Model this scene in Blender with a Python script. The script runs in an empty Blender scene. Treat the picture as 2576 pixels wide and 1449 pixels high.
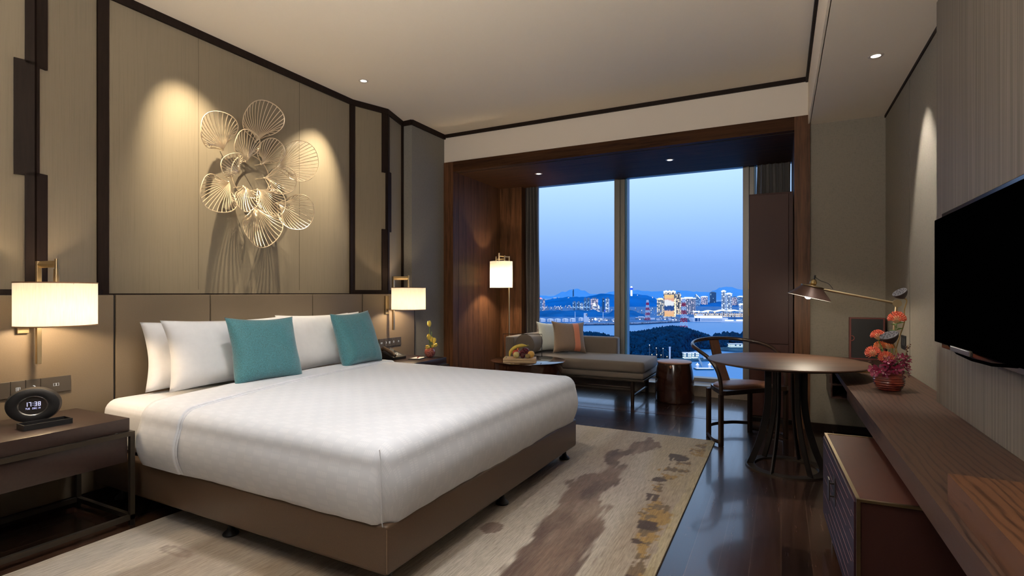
import bpy, bmesh, math, random
from mathutils import Vector, Matrix, noise
C = bpy.context.scene.collection
SC = bpy.context.scene
PI = math.pi

# ------------------------------------------------------------------ camera
cam_d = bpy.data.cameras.new('camera'); cam = bpy.data.objects.new('camera', cam_d); C.objects.link(cam)
FPX, HX, HY, CAMH, TH = 1340.0, 1288.0, 737.0, 1.215, math.radians(26.804)
cam.location = (0, 0, CAMH); cam.rotation_euler = (PI/2, 0, TH)
cam_d.sensor_width = 36; cam_d.lens = 36*FPX/2576; cam_d.shift_y = 12.5/2576
cam_d.clip_end = 30000; cam_d.clip_start = 0.02
SC.camera = cam
SC.view_settings.view_transform = 'Standard'; SC.view_settings.look = 'None'
SC.view_settings.gamma = 1; SC.view_settings.use_curve_mapping = False
SC.view_settings.exposure = 0.0

# ------------------------------------------------------------------ dusk sky
W = bpy.data.worlds.new('dusk_sky'); SC.world = W; W.use_nodes = True
nt = W.node_tree; nt.nodes.clear()
wo = nt.nodes.new('ShaderNodeOutputWorld'); bg = nt.nodes.new('ShaderNodeBackground')
tc = nt.nodes.new('ShaderNodeTexCoord'); sx = nt.nodes.new('ShaderNodeSeparateXYZ'); rp = nt.nodes.new('ShaderNodeValToRGB')
nt.links.new(tc.outputs['Generated'], sx.inputs[0]); nt.links.new(sx.outputs['Z'], rp.inputs[0])
rp.color_ramp.elements[0].position = 0.0; rp.color_ramp.elements[0].color = (0.150, 0.30, 0.66, 1)
rp.color_ramp.elements[1].position = 0.27; rp.color_ramp.elements[1].color = (0.57, 0.80, 1.15, 1)
for p_, c_ in ((0.05, (0.195, 0.36, 0.78)), (0.13, (0.33, 0.54, 0.99)), (0.20, (0.48, 0.71, 1.10))):
    e_ = rp.color_ramp.elements.new(p_); e_.color = (*c_, 1)
nt.links.new(rp.outputs[0], bg.inputs[0]); bg.inputs[1].default_value = 1.2
nt.links.new(bg.outputs[0], wo.inputs[0])

WARM = (1.0, 0.74, 0.47); SOFT = (1.0, 0.85, 0.68); NEUT = (1.0, 0.93, 0.84)

def light(kind, name, loc, power, color, parent=None, aim=None, size=0.05, angle=60, blend=0.5):
    d = bpy.data.lights.new(name, kind); d.energy = power; d.color = color
    if kind in ('POINT', 'SPOT'): d.shadow_soft_size = size
    if kind == 'SPOT': d.spot_size = math.radians(angle); d.spot_blend = blend
    if kind == 'AREA': d.size = size
    o = bpy.data.objects.new(name, d); C.objects.link(o)
    if parent: o.parent = parent
    pl = Vector(parent.location) if parent else Vector((0, 0, 0))
    o.location = Vector(loc) - pl
    if aim is not None:
        v = Vector(aim) - Vector(loc); o.rotation_euler = v.to_track_quat('-Z', 'Y').to_euler()
    return o

# ------------------------------------------------------------------ helpers
def ray(px):
    k = (px-HX)/FPX; s, c = math.sin(TH), math.cos(TH)
    return (-s+k*c, c+k*s)
def far(px, py, t):            # world point on the line of sight at forward distance t
    a = ray(px); return Vector((a[0]*t, a[1]*t, CAMH-(py-HY)/FPX*t))

class MB:
    def __init__(s): s.bm = bmesh.new(); s.uv = None
    def box(s, x0, x1, y0, y1, z0, z1, bev=0, seg=2, rot=None):
        r = bmesh.ops.create_cube(s.bm, size=1)
        vs = r['verts']
        bmesh.ops.scale(s.bm, verts=vs, vec=(x1-x0, y1-y0, z1-z0))
        if bev > 0:
            es = list({e for v in vs for e in v.link_edges})
            rr = bmesh.ops.bevel(s.bm, geom=es, offset=bev, segments=seg, affect='EDGES', profile=0.5)
            vs = list({v for v in rr['verts']} | {v for v in vs if v.is_valid})
        if rot is not None: bmesh.ops.transform(s.bm, matrix=rot, verts=vs)
        bmesh.ops.translate(s.bm, verts=vs, vec=((x0+x1)/2, (y0+y1)/2, (z0+z1)/2))
        return vs
    def cyl(s, a, b, r, r2=None, n=20, cap=True):
        a = Vector(a); b = Vector(b); r2 = r if r2 is None else r2
        q = (b-a).to_track_quat('Z', 'Y').to_matrix(); L = (b-a).length
        A = [s.bm.verts.new(a+q@Vector((r*math.cos(2*PI*i/n), r*math.sin(2*PI*i/n), 0))) for i in range(n)]
        B = [s.bm.verts.new(a+q@Vector((r2*math.cos(2*PI*i/n), r2*math.sin(2*PI*i/n), L))) for i in range(n)]
        for i in range(n): s.bm.faces.new((A[i], A[(i+1) % n], B[(i+1) % n], B[i]))
        if cap: s.bm.faces.new(A[::-1]); s.bm.faces.new(B)
    def tube(s, pts, r, n=8, closed=False, rr=None, flat=1.0):
        pts = [Vector(p) for p in pts]; m = len(pts); rings = []
        up = None
        for i, p in enumerate(pts):
            if closed: t = pts[(i+1) % m]-pts[i-1]
            else: t = pts[min(i+1, m-1)]-pts[max(i-1, 0)]
            if t.length < 1e-9: t = Vector((0, 0, 1))
            t.normalize()
            if up is None:
                up = Vector((0, 0, 1)) if abs(t.z) < 0.9 else Vector((1, 0, 0))
            u = up-t*up.dot(t)
            if u.length < 1e-6: u = t.orthogonal()
            u.normalize(); up = u; v = t.cross(u)
            R = rr[i] if rr else r
            rings.append([s.bm.verts.new(p+u*R*math.cos(2*PI*k/n)+v*R*flat*math.sin(2*PI*k/n)) for k in range(n)])
        for i in range(m if closed else m-1):
            A = rings[i]; B = rings[(i+1) % m]
            for k in range(n): s.bm.faces.new((A[k], A[(k+1) % n], B[(k+1) % n], B[k]))
        if not closed: s.bm.faces.new(rings[0][::-1]); s.bm.faces.new(rings[-1])
    def lathe(s, prof, c=(0, 0, 0), n=36, cap=True, sx=1, sy=1, M=None):
        rings = []
        for r, z in prof:
            ring = []
            for i in range(n):
                p = Vector((r*sx*math.cos(2*PI*i/n), r*sy*math.sin(2*PI*i/n), z))
                if M is not None: p = M@p
                ring.append(s.bm.verts.new(p+Vector(c)))
            rings.append(ring)
        for a in range(len(rings)-1):
            for i in range(n): s.bm.faces.new((rings[a][i], rings[a][(i+1) % n], rings[a+1][(i+1) % n], rings[a+1][i]))
        if cap: s.bm.faces.new(rings[0][::-1]); s.bm.faces.new(rings[-1])
    def poly(s, pts, z0, z1):
        A = [s.bm.verts.new((p[0], p[1], z0)) for p in pts]; B = [s.bm.verts.new((p[0], p[1], z1)) for p in pts]
        n = len(pts)
        s.bm.faces.new(A[::-1]); s.bm.faces.new(B)
        for i in range(n): s.bm.faces.new((A[i], A[(i+1) % n], B[(i+1) % n], B[i]))
    def ball(s, c, r, n=10, sc=(1, 1, 1), M=None):
        rr = bmesh.ops.create_uvsphere(s.bm, u_segments=n*2, v_segments=n, radius=r)
        bmesh.ops.scale(s.bm, verts=rr['verts'], vec=sc)
        if M is not None: bmesh.ops.transform(s.bm, matrix=M.to_4x4(), verts=rr['verts'])
        bmesh.ops.translate(s.bm, verts=rr['verts'], vec=c)
    def grid(s, P, nu, nv, closed_u=False):
        V = [[s.bm.verts.new(P(i/(nu-(0 if closed_u else 1)), j/(nv-1))) for j in range(nv)] for i in range(nu)]
        for i in range(nu if closed_u else nu-1):
            for j in range(nv-1):
                s.bm.faces.new((V[i][j], V[(i+1) % nu][j], V[(i+1) % nu][j+1], V[i][j+1]))
        return V
    def obj(s, name, mat, parent=None, smooth=False, angle=None):
        bmesh.ops.recalc_face_normals(s.bm, faces=s.bm.faces)
        me = bpy.data.meshes.new(name); s.bm.to_mesh(me); s.bm.free()
        me.materials.append(mat)
        if smooth or angle:
            for p in me.polygons: p.use_smooth = True
            if angle or smooth is True:
                try: me.set_sharp_from_angle(angle=math.radians(angle or 40))
                except Exception: pass
        o = bpy.data.objects.new(name, me); C.objects.link(o)
        if parent is not None:
            o.parent = parent
        return o

def local(o):          # mesh was written in world coordinates: shift under its parent's origin
    p = o.parent
    M = p.matrix_basis.inverted()
    if p.parent: M = M @ p.parent.matrix_basis.inverted()
    o.data.transform(M); return o
def thing(name, label, cat, loc=(0, 0, 0), rz=0, group=None):
    o = bpy.data.objects.new(name, None); C.objects.link(o); o.empty_display_size = 0.1
    o.location = loc; o.rotation_euler = (0, 0, rz)
    o['label'] = label; o['category'] = cat
    if group: o['group'] = group
    o.matrix_basis = Matrix.Translation(Vector(loc)) @ Matrix.Rotation(rz, 4, 'Z')
    return o
def tag(o, label, cat, group=None, kind=None):
    o['label'] = label; o['category'] = cat
    if group: o['group'] = group
    if kind: o['kind'] = kind
    return o
def struct(o, label=None, cat=None):
    o['kind'] = 'structure'
    if label: o['label'] = label
    if cat: o['category'] = cat
    return o
def center_origin(o):   # put origin at base of own mesh (world-built mesh, no parent)
    co = [v.co for v in o.data.vertices]
    c = Vector(((min(v.x for v in co)+max(v.x for v in co))/2, (min(v.y for v in co)+max(v.y for v in co))/2, min(v.z for v in co)))
    o.data.transform(Matrix.Translation(-c)); o.location = c; return o

# ------------------------------------------------------------------ materials
def base(name, col, rough=0.5, metal=0.0, spec=0.5, coat=0.0, sheen=0.0):
    m = bpy.data.materials.new(name); m.use_nodes = True
    b = m.node_tree.nodes['Principled BSDF']
    b.inputs['Base Color'].default_value = (*col, 1); b.inputs['Roughness'].default_value = rough
    b.inputs['Metallic'].default_value = metal; b.inputs['Specular IOR Level'].default_value = spec
    b.inputs['Coat Weight'].default_value = coat; b.inputs['Coat Roughness'].default_value = 0.08
    b.inputs['Sheen Weight'].default_value = sheen
    return m, m.node_tree, b
def N(nt, t, **kw):
    n = nt.nodes.new(t)
    for k, v in kw.items(): setattr(n, k, v)
    return n
def coords(nt, scale=(1, 1, 1), rot=(0, 0, 0), src='Object'):
    t = N(nt, 'ShaderNodeTexCoord'); mp = N(nt, 'ShaderNodeMapping')
    mp.inputs['Scale'].default_value = scale; mp.inputs['Rotation'].default_value = rot
    nt.links.new(t.outputs[src], mp.inputs[0]); return mp.outputs[0]
def ramp(nt, fac, stops):
    r = N(nt, 'ShaderNodeValToRGB'); e = r.color_ramp.elements
    e[0].position, e[0].color = stops[0][0], (*stops[0][1], 1)
    e[1].position, e[1].color = stops[-1][0], (*stops[-1][1], 1)
    for p, c in stops[1:-1]:
        x = e.new(p); x.color = (*c, 1)
    nt.links.new(fac, r.inputs[0]); return r.outputs[0]
def bump(nt, b, h, strength=0.2, dist=0.002):
    n = N(nt, 'ShaderNodeBump'); n.inputs['Strength'].default_value = strength; n.inputs['Distance'].default_value = dist
    nt.links.new(h, n.inputs['Height']); nt.links.new(n.outputs[0], b.inputs['Normal'])
def noisetex(nt, vec, scale=5, detail=4, rough=0.5):
    n = N(nt, 'ShaderNodeTexNoise'); n.inputs['Scale'].default_value = scale; n.inputs['Detail'].default_value = detail
    n.inputs['Roughness'].default_value = rough
    nt.links.new(vec, n.inputs['Vector']); return n.outputs['Fac']
def dk(c, f): return tuple(min(1, x*f) for x in c)

def M_noise(name, col, rough=0.5, var=0.12, scale=(40, 40, 40), bs=0.15, metal=0, spec=0.5, coat=0, sheen=0, dist=0.002, src='Object'):
    m, nt, b = base(name, col, rough, metal, spec, coat, sheen)
    v = coords(nt, scale, src=src); f = noisetex(nt, v, 1, 3)
    nt.links.new(ramp(nt, f, [(0.3, dk(col, 1-var)), (0.7, dk(col, 1+var))]), b.inputs['Base Color'])
    if bs: bump(nt, b, f, bs, dist)
    return m
def M_wood(name, c1, c2, rough=0.35, axis='Z', coat=0.2, size=1.0, spec=0.5, bs=0.12):
    m, nt, b = base(name, c1, rough, 0, spec, coat)
    st = {'X': (1.2, 22, 22), 'Y': (22, 1.2, 22), 'Z': (22, 22, 1.2)}[axis]
    v = coords(nt, tuple(x/size for x in st)); f = noisetex(nt, v, 1.0, 6, 0.65)
    v2 = coords(nt, tuple(x*4/size for x in st)); f2 = noisetex(nt, v2, 1.0, 3, 0.6)
    mx = N(nt, 'ShaderNodeMath', operation='MULTIPLY_ADD'); mx.inputs[1].default_value = 0.35
    nt.links.new(f2, mx.inputs[0]); nt.links.new(f, mx.inputs[2])
    nt.links.new(ramp(nt, mx.outputs[0], [(0.45, c1), (0.62, tuple((a+d)/2 for a, d in zip(c1, c2))), (0.85, c2)]), b.inputs['Base Color'])
    bump(nt, b, mx.outputs[0], bs, 0.0015)
    return m
def M_emit(name, col, s):
    m = bpy.data.materials.new(name); m.use_nodes = True; nt = m.node_tree; nt.nodes.clear()
    e = N(nt, 'ShaderNodeEmission'); e.inputs[0].default_value = (*col, 1); e.inputs[1].default_value = s
    o = N(nt, 'ShaderNodeOutputMaterial'); nt.links.new(e.outputs[0], o.inputs[0]); return m

m_ceil, _, _ = base('ceiling_paint', (0.80, 0.715, 0.59), 0.9, 0, 0.2)
m_band, _, _ = base('band_paint', (0.66, 0.60, 0.53), 0.85, 0, 0.2)
m_trim = M_noise('dark_trim', (0.014, 0.008, 0.006), 0.55, 0.2, (60, 60, 6), 0.05, spec=0.15)
def M_silk():
    m, nt, b = base('silk_wallcovering', (0.33, 0.28, 0.205), 0.55, 0, 0.35, 0, 0.15)
    f = noisetex(nt, coords(nt, (120, 120, 1.6)), 1, 5, 0.7)
    f2 = noisetex(nt, coords(nt, (420, 420, 5)), 1, 2, 0.5)
    a = N(nt, 'ShaderNodeMath', operation='ADD'); nt.links.new(f, a.inputs[0]); nt.links.new(f2, a.inputs[1])
    nt.links.new(ramp(nt, a.outputs[0], [(0.3, (0.138, 0.112, 0.073)), (1.0, (0.212, 0.176, 0.120))]), b.inputs['Base Color'])
    bump(nt, b, a.outputs[0], 0.25, 0.001); return m
m_silk = M_silk()
def M_tvwall():
    m, nt, b = base('striped_wallcovering', (0.33, 0.28, 0.205), 0.6, 0, 0.3)
    f = noisetex(nt, coords(nt, (90, 90, 0.8)), 1, 4, 0.6)
    nt.links.new(ramp(nt, f, [(0.3, (0.13, 0.108, 0.083)), (0.5, (0.175, 0.15, 0.12)), (0.7, (0.24, 0.208, 0.17))]), b.inputs['Base Color'])
    bump(nt, b, f, 0.3, 0.001); return m
m_tvwall = M_tvwall()
def M_linen(name, col, sc=260):
    m, nt, b = base(name, col, 0.8, 0, 0.25)
    f = noisetex(nt, coords(nt, (sc, sc, sc*0.18)), 1, 2); g = noisetex(nt, coords(nt, (sc*0.15, sc*0.15, sc)), 1, 2)
    a = N(nt, 'ShaderNodeMath', operation='ADD'); nt.links.new(f, a.inputs[0]); nt.links.new(g, a.inputs[1])
    nt.links.new(ramp(nt, a.outputs[0], [(0.7, dk(col, 0.90)), (1.3, dk(col, 1.08))]), b.inputs['Base Color'])
    bump(nt, b, a.outputs[0], 0.3, 0.0008); return m
m_niche = M_linen('niche_linen', (0.215, 0.192, 0.155))
m_pil = M_linen('pilaster_linen', (0.19, 0.18, 0.16))
m_hb = M_noise('headboard_leather', (0.150, 0.115, 0.077), 0.42, 0.06, (220, 220, 220), 0.12, spec=0.45, dist=0.0006)
m_hbgap, _, _ = base('panel_gap', (0.012, 0.009, 0.007), 0.8)
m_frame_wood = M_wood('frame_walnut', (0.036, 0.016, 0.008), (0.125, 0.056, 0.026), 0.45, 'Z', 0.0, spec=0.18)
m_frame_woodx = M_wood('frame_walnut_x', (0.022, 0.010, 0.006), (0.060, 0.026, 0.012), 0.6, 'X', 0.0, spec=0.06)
m_dark = M_noise('dark_stained_wood', (0.022, 0.0115, 0.009), 0.34, 0.25, (50, 50, 50), 0.04, coat=0.2)
m_nstand = M_noise('nightstand_lacquer', (0.030, 0.017, 0.0145), 0.33, 0.12, (8, 60, 60), 0.03, coat=0.15)
m_bronze, _, _ = base('bronze_metal', (0.075, 0.062, 0.048), 0.38, 0.75, 0.5)
m_brass, _, _ = base('champagne_brass', (0.46, 0.36, 0.21), 0.32, 1.0)
m_gold, _, _ = base('gold_metal', (0.62, 0.46, 0.22), 0.25, 1.0)
m_blackmetal, _, _ = base('black_metal', (0.012, 0.011, 0.010), 0.38, 0.4)
m_blackplastic, _, _ = base('black_plastic', (0.010, 0.010, 0.011), 0.45)
m_stone = M_noise('sill_stone', (0.33, 0.27, 0.21), 0.5, 0.12, (120, 120, 120), 0.05)
m_alu, _, _ = base('window_aluminium', (0.30, 0.28, 0.25), 0.42, 0.35)
m_white_sheet = M_noise('white_cotton', (0.78, 0.785, 0.80), 0.85, 0.02, (60, 60, 60), 0.1, sheen=0.2, spec=0.2)
m_pillow = M_noise('pillow_cotton', (0.80, 0.80, 0.81), 0.85, 0.02, (25, 25, 25), 0.12, sheen=0.2, spec=0.2, dist=0.004)
def M_duvet():
    m, nt, b = base('jacquard_duvet', (0.66, 0.67, 0.69), 0.72, 0, 0.3, 0, 0.2)
    uv = coords(nt, (1, 1, 1), src='UV'); sp = N(nt, 'ShaderNodeSeparateXYZ'); nt.links.new(uv, sp.inputs[0])
    ch = N(nt, 'ShaderNodeTexChecker'); ch.inputs['Scale'].default_value = 1/0.058; nt.links.new(uv, ch.inputs[0])
    def fr(out, per):
        d = N(nt, 'ShaderNodeMath', operation='DIVIDE'); d.inputs[1].default_value = per; nt.links.new(out, d.inputs[0])
        f = N(nt, 'ShaderNodeMath', operation='FRACT'); nt.links.new(d.outputs[0], f.inputs[0]); return f.outputs[0]
    def band(out, lo, hi):
        g = N(nt, 'ShaderNodeMath', operation='GREATER_THAN'); g.inputs[1].default_value = lo; nt.links.new(out, g.inputs[0])
        l = N(nt, 'ShaderNodeMath', operation='LESS_THAN'); l.inputs[1].default_value = hi; nt.links.new(out, l.inputs[0])
        k = N(nt, 'ShaderNodeMath', operation='MULTIPLY'); nt.links.new(g.outputs[0], k.inputs[0]); nt.links.new(l.outputs[0], k.inputs[1]); return k.outputs[0]
    lines = band(fr(sp.outputs[0], 0.00966), 0.35, 1.0)
    cut = band(fr(sp.outputs[1], 0.029), 0.14, 0.86)
    k = N(nt, 'ShaderNodeMath', operation='MULTIPLY'); nt.links.new(lines, k.inputs[0]); nt.links.new(cut, k.inputs[1])
    k2 = N(nt, 'ShaderNodeMath', operation='MULTIPLY'); nt.links.new(k.outputs[0], k2.inputs[0]); nt.links.new(ch.outputs['Fac'], k2.inputs[1])
    nt.links.new(ramp(nt, k2.outputs[0], [(0, (0.725, 0.75, 0.80)), (1, (0.78, 0.80, 0.845))]), b.inputs['Base Color'])
    rr = N(nt, 'ShaderNodeMapRange'); rr.inputs[3].default_value = 0.62; rr.inputs[4].default_value = 0.75
    nt.links.new(k2.outputs[0], rr.inputs[0]); nt.links.new(rr.outputs[0], b.inputs['Roughness']); return m
m_duvet = M_duvet()
m_bedbase = M_noise('bed_base_leather', (0.092, 0.058, 0.036), 0.4, 0.08, (150, 150, 150), 0.12, dist=0.0006)
def M_teal():
    m, nt, b = base('teal_cushion_weave', (0.07, 0.26, 0.30), 0.65, 0, 0.35, 0, 0.4)
    v = coords(nt, (170, 170, 230), src='Object'); f = noisetex(nt, v, 1.0, 4, 0.75)
    nt.links.new(ramp(nt, f, [(0.30, (0.065, 0.075, 0.06)), (0.42, (0.038, 0.145, 0.172)), (0.62, (0.062, 0.235, 0.28))]), b.inputs['Base Color'])
    bump(nt, b, f, 0.5, 0.001); return m
m_teal = M_teal()
m_upholst = M_noise('chaise_fabric', (0.165, 0.137, 0.112), 0.75, 0.22, (400, 400, 400), 0.3, sheen=0.25, dist=0.0008)
m_palecush = M_noise('pale_cushion', (0.74, 0.82, 0.80), 0.8, 0.04, (200, 200, 200), 0.1)
m_browncush = M_noise('brown_cushion', (0.26, 0.185, 0.135), 0.6, 0.1, (200, 200, 200), 0.1, sheen=0.3)
m_orange, _, _ = base('coral_satin_stripe', (0.72, 0.26, 0.15), 0.4)
m_stitch, _, _ = base('bead_stitch', (0.62, 0.55, 0.42), 0.4)
m_curtain = M_noise('curtain_cloth', (0.10, 0.088, 0.08), 0.6, 0.15, (160, 160, 40), 0.15, sheen=0.3)
def M_grain(name, c1, c2):
    m, nt, b = base(name, c2, 0.45, 0, 0.25)
    w = N(nt, 'ShaderNodeTexWave', wave_type='BANDS', bands_direction='X'); w.inputs['Scale'].default_value = 13; w.inputs['Distortion'].default_value = 11; w.inputs['Detail'].default_value = 3; w.inputs['Detail Scale'].default_value = 0.55; w.inputs['Detail Roughness'].default_value = 0.6
    nt.links.new(coords(nt, (1, 0.16, 1)), w.inputs['Vector'])
    f = noisetex(nt, coords(nt, (160, 6, 60)), 1, 4, 0.7)
    k = N(nt, 'ShaderNodeMath', operation='MULTIPLY_ADD'); k.inputs[1].default_value = 1.3; nt.links.new(f, k.inputs[0]); nt.links.new(w.outputs['Fac'], k.inputs[2])
    nt.links.new(ramp(nt, k.outputs[0], [(0.50, c1), (0.80, tuple((p*0.4+q*0.6) for p, q in zip(c1, c2))), (1.35, c2)]), b.inputs['Base Color'])
    bump(nt, b, k.outputs[0], 0.25, 0.0012); return m
m_raisedbox = M_grain('raised_box_wood', (0.034, 0.013, 0.006), (0.125, 0.056, 0.027))
m_ledge = M_grain('ledge_oak_grain', (0.018, 0.009, 0.006), (0.070, 0.037, 0.023))
m_ledge_plain = M_wood('ledge_oak', (0.014, 0.006, 0.0035), (0.082, 0.040, 0.022), 0.45, 'Y', 0.0, 1.6, 0.25)
m_tabletop = M_wood('round_tabletop_walnut', (0.034, 0.016, 0.009), (0.080, 0.040, 0.022), 0.5, 'X', 0.0, 1.6, 0.3)
m_redleather = M_noise('oxblood_leather', (0.042, 0.016, 0.013), 0.45, 0.06, (200, 200, 200), 0.08, dist=0.0005, spec=0.2)
m_redtop = M_noise('oxblood_top', (0.062, 0.019, 0.011), 0.5, 0.06, (200, 200, 200), 0.08, dist=0.0005, spec=0.2)
m_plum = M_noise('plum_lacquer', (0.032, 0.014, 0.018), 0.38, 0.05, (20, 20, 20), 0, spec=0.10)
m_chairwood, _, _ = base('chair_wood', (0.024, 0.0125, 0.008), 0.28, 0, 0.5, 0.3)
m_chairseat = M_noise('chair_leather', (0.14, 0.060, 0.034), 0.42, 0.08, (180, 180, 180), 0.1, dist=0.0006)
m_stool = M_noise('stool_lacquer', (0.032, 0.012, 0.007), 0.16, 0.5, (24, 24, 1.0), 0.0, coat=0.6)
m_stooltop, _, _ = base('tan_leather', (0.40, 0.20, 0.115), 0.42)
m_tv, _, _ = base('tv_screen', (0.0004, 0.0004, 0.0005), 0.5, 0, 0.0)
m_art, _, _ = base('sculpture_metal', (0.66, 0.54, 0.38), 0.35, 0.45)
m_switch, _, _ = base('switch_plate_metal', (0.075, 0.065, 0.055), 0.4, 0.4)
m_icon = M_emit('switch_icon_light', (0.9, 0.88, 0.82), 0.75)
m_chrome, _, _ = base('chrome', (0.6, 0.6, 0.6), 0.2, 1)
m_paper, _, _ = base('paper', (0.75, 0.73, 0.70), 0.7)
m_redpen, _, _ = base('red_pen', (0.45, 0.03, 0.03), 0.35)
m_stem, _, _ = base('green_stem', (0.13, 0.24, 0.05), 0.5)
m_tulip, _, _ = base('yellow_tulip', (0.86, 0.69, 0.15), 0.5)
def M_glaze(name, c1, c2, sc):
    m, nt, b = base(name, c1, 0.15, 0, 0.6, 0.5)
    f = noisetex(nt, coords(nt, sc), 1, 4, 0.7)
    nt.links.new(ramp(nt, f, [(0.4, c1), (0.62, c2)]), b.inputs['Base Color']); return m
m_vase1 = M_glaze('speckled_red_glaze', (0.16, 0.03, 0.025), (0.42, 0.14, 0.11), (90, 90, 90))
m_vase2 = M_glaze('ribbed_red_glaze', (0.10, 0.010, 0.008), (0.27, 0.045, 0.025), (14, 14, 60))
def M_shade(name, e):
    m = bpy.data.materials.new(name); m.use_nodes = True; nt = m.node_tree; nt.nodes.clear()
    o = N(nt, 'ShaderNodeOutputMaterial'); a = N(nt, 'ShaderNodeAddShader'); t = N(nt, 'ShaderNodeBsdfTranslucent'); d = N(nt, 'ShaderNodeBsdfDiffuse')
    mx = N(nt, 'ShaderNodeMixShader'); mx.inputs[0].default_value = 0.17
    f = noisetex(nt, coords(nt, (200, 200, 14)), 1, 2)
    col = ramp(nt, f, [(0.3, (0.66, 0.59, 0.47)), (0.7, (0.76, 0.69, 0.56))])
    nt.links.new(col, t.inputs[0]); nt.links.new(col, d.inputs[0])
    nt.links.new(d.outputs[0], mx.inputs[1]); nt.links.new(t.outputs[0], mx.inputs[2])
    em = N(nt, 'ShaderNodeEmission'); em.inputs[0].default_value = (1, 0.87, 0.66, 1); em.inputs[1].default_value = e
    nt.links.new(mx.outputs[0], a.inputs[0]); nt.links.new(em.outputs[0], a.inputs[1]); nt.links.new(a.outputs[0], o.inputs[0]); return m
m_shade = M_shade('lamp_shade_linen', 0.22)
m_lens = M_emit('downlight_lens', (1, 0.93, 0.80), 9)
m_ring, _, _ = base('downlight_ring', (0.62, 0.55, 0.48), 0.5)
def M_glass():
    m = bpy.data.materials.new('window_glass'); m.use_nodes = True; nt = m.node_tree; nt.nodes.clear()
    o = N(nt, 'ShaderNodeOutputMaterial'); mx = N(nt, 'ShaderNodeMixShader'); tr = N(nt, 'ShaderNodeBsdfTransparent'); g = N(nt, 'ShaderNodeBsdfGlossy')
    tr.inputs[0].default_value = (0.97, 0.985, 1, 1); g.inputs['Roughness'].default_value = 0.4
    mx.inputs[0].default_value = 0.006
    nt.links.new(tr.outputs[0], mx.inputs[1]); nt.links.new(g.outputs[0], mx.inputs[2]); nt.links.new(mx.outputs[0], o.inputs[0]); return m
m_glass = M_glass()
def M_floor():
    m, nt, b = base('walnut_floorboards', (0.03, 0.015, 0.01), 0.24, 0, 0.5, 0.45)
    v = coords(nt, (1, 1, 1), (0, 0, PI/2)); br = N(nt, 'ShaderNodeTexBrick')
    br.inputs['Scale'].default_value = 1.0; br.inputs['Brick Width'].default_value = 1.15; br.inputs['Row Height'].default_value = 0.125
    br.inputs['Mortar Size'].default_value = 0.0016; br.inputs['Mortar Smooth'].default_value = 0.1; br.inputs['Bias'].default_value = 0.0
    br.inputs['Color1'].default_value = (0.016, 0.0075, 0.005, 1); br.inputs['Color2'].default_value = (0.045, 0.021, 0.013, 1)
    br.inputs['Mortar'].default_value = (0.10, 0.055, 0.035, 1)
    nt.links.new(v, br.inputs['Vector'])
    f = noisetex(nt, coords(nt, (38, 2, 2)), 1, 5, 0.65)
    mx = N(nt, 'ShaderNodeMixRGB', blend_type='MULTIPLY'); mx.inputs[0].default_value = 0.8
    nt.links.new(br.outputs['Color'], mx.inputs[1]); nt.links.new(ramp(nt, f, [(0.3, (0.6, 0.6, 0.6)), (0.75, (1.3, 1.25, 1.2))]), mx.inputs[2])
    nt.links.new(mx.outputs[0], b.inputs['Base Color'])
    mr = N(nt, 'ShaderNodeMapRange'); mr.inputs[3].default_value = 0.17; mr.inputs[4].default_value = 0.33
    nt.links.new(f, mr.inputs[0]); nt.links.new(mr.outputs[0], b.inputs['Roughness'])
    bump(nt, b, br.outputs['Fac'], -0.25, 0.001); return m
m_floor = M_floor()

# ------------------------------------------------------------------ room shell
ZC = 3.14; ZS = 2.72; YF = 5.43; XN = 0.79; XT = 0.72; XS = 0.215
b = MB(); b.box(-4.1, 1.0, -2.7, 7.3, -0.12, 0); struct(b.obj('floor', m_floor))
b = MB(); b.box(-4.1, XS, -2.7, 5.6, ZC, ZC+0.1)
struct(b.obj('ceiling', m_ceil))
b = MB(); b.box(XS+0.018, 1.0, -2.7, 5.6, ZS, ZS+0.1); b.box(XS, XS+0.012, -2.7, 5.43, ZS+0.0, ZC+0.02); b.box(XS+0.012, XS+0.03, -2.7, 5.43, ZS+0.03, ZC+0.02)
struct(b.obj('ceiling_soffit', m_ceil))
# walls out of view
b = MB(); b.box(-4.1, 1.0, -2.7, -2.6, 0, ZC); struct(b.obj('wall_back', m_pil))
# left wall: folded silk panels over a backing
plan = [(-3.67, -2.6), (-3.67, 1.03), (-3.80, 1.05), (-3.69, 1.44), (-3.82, 1.82), (-3.82, 4.02), (-3.69, 4.39), (-3.80, 4.78), (-3.80, 4.80)]
b = MB()
V0 = [b.bm.verts.new((x, y, 1.20)) for x, y in plan]; V1 = [b.bm.verts.new((x, y, ZC)) for x, y in plan]
for i in range(len(plan)-1): b.bm.faces.new((V0[i], V0[i+1], V1[i+1], V1[i]))
B0 = [b.bm.verts.new((-4.05, y, 1.20)) for x, y in plan]
for i in range(len(plan)-1): b.bm.faces.new((V0[i], V0[i+1], B0[i+1], B0[i]))
struct(b.obj('wall_left', m_silk))
b = MB(); b.box(-3.85, -3.62, -2.6, 4.78, 0, 1.2); struct(b.obj('wall_left_lower', m_hbgap))
# pilaster
b = MB(); b.box(-4.05, -3.67, 4.79, 5.6, 0, ZC); struct(b.obj('wall_left_pilaster', m_pil))
# panel joints in silk wall
b = MB()
for y in (2.453, 3.372): b.box(-3.8225, -3.8185, y-0.001, y+0.001, 1.24, 3.1)
struct(b.obj('trim_1', base('joint_brown', (0.09, 0.07, 0.045), 0.8)[0]))
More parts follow.
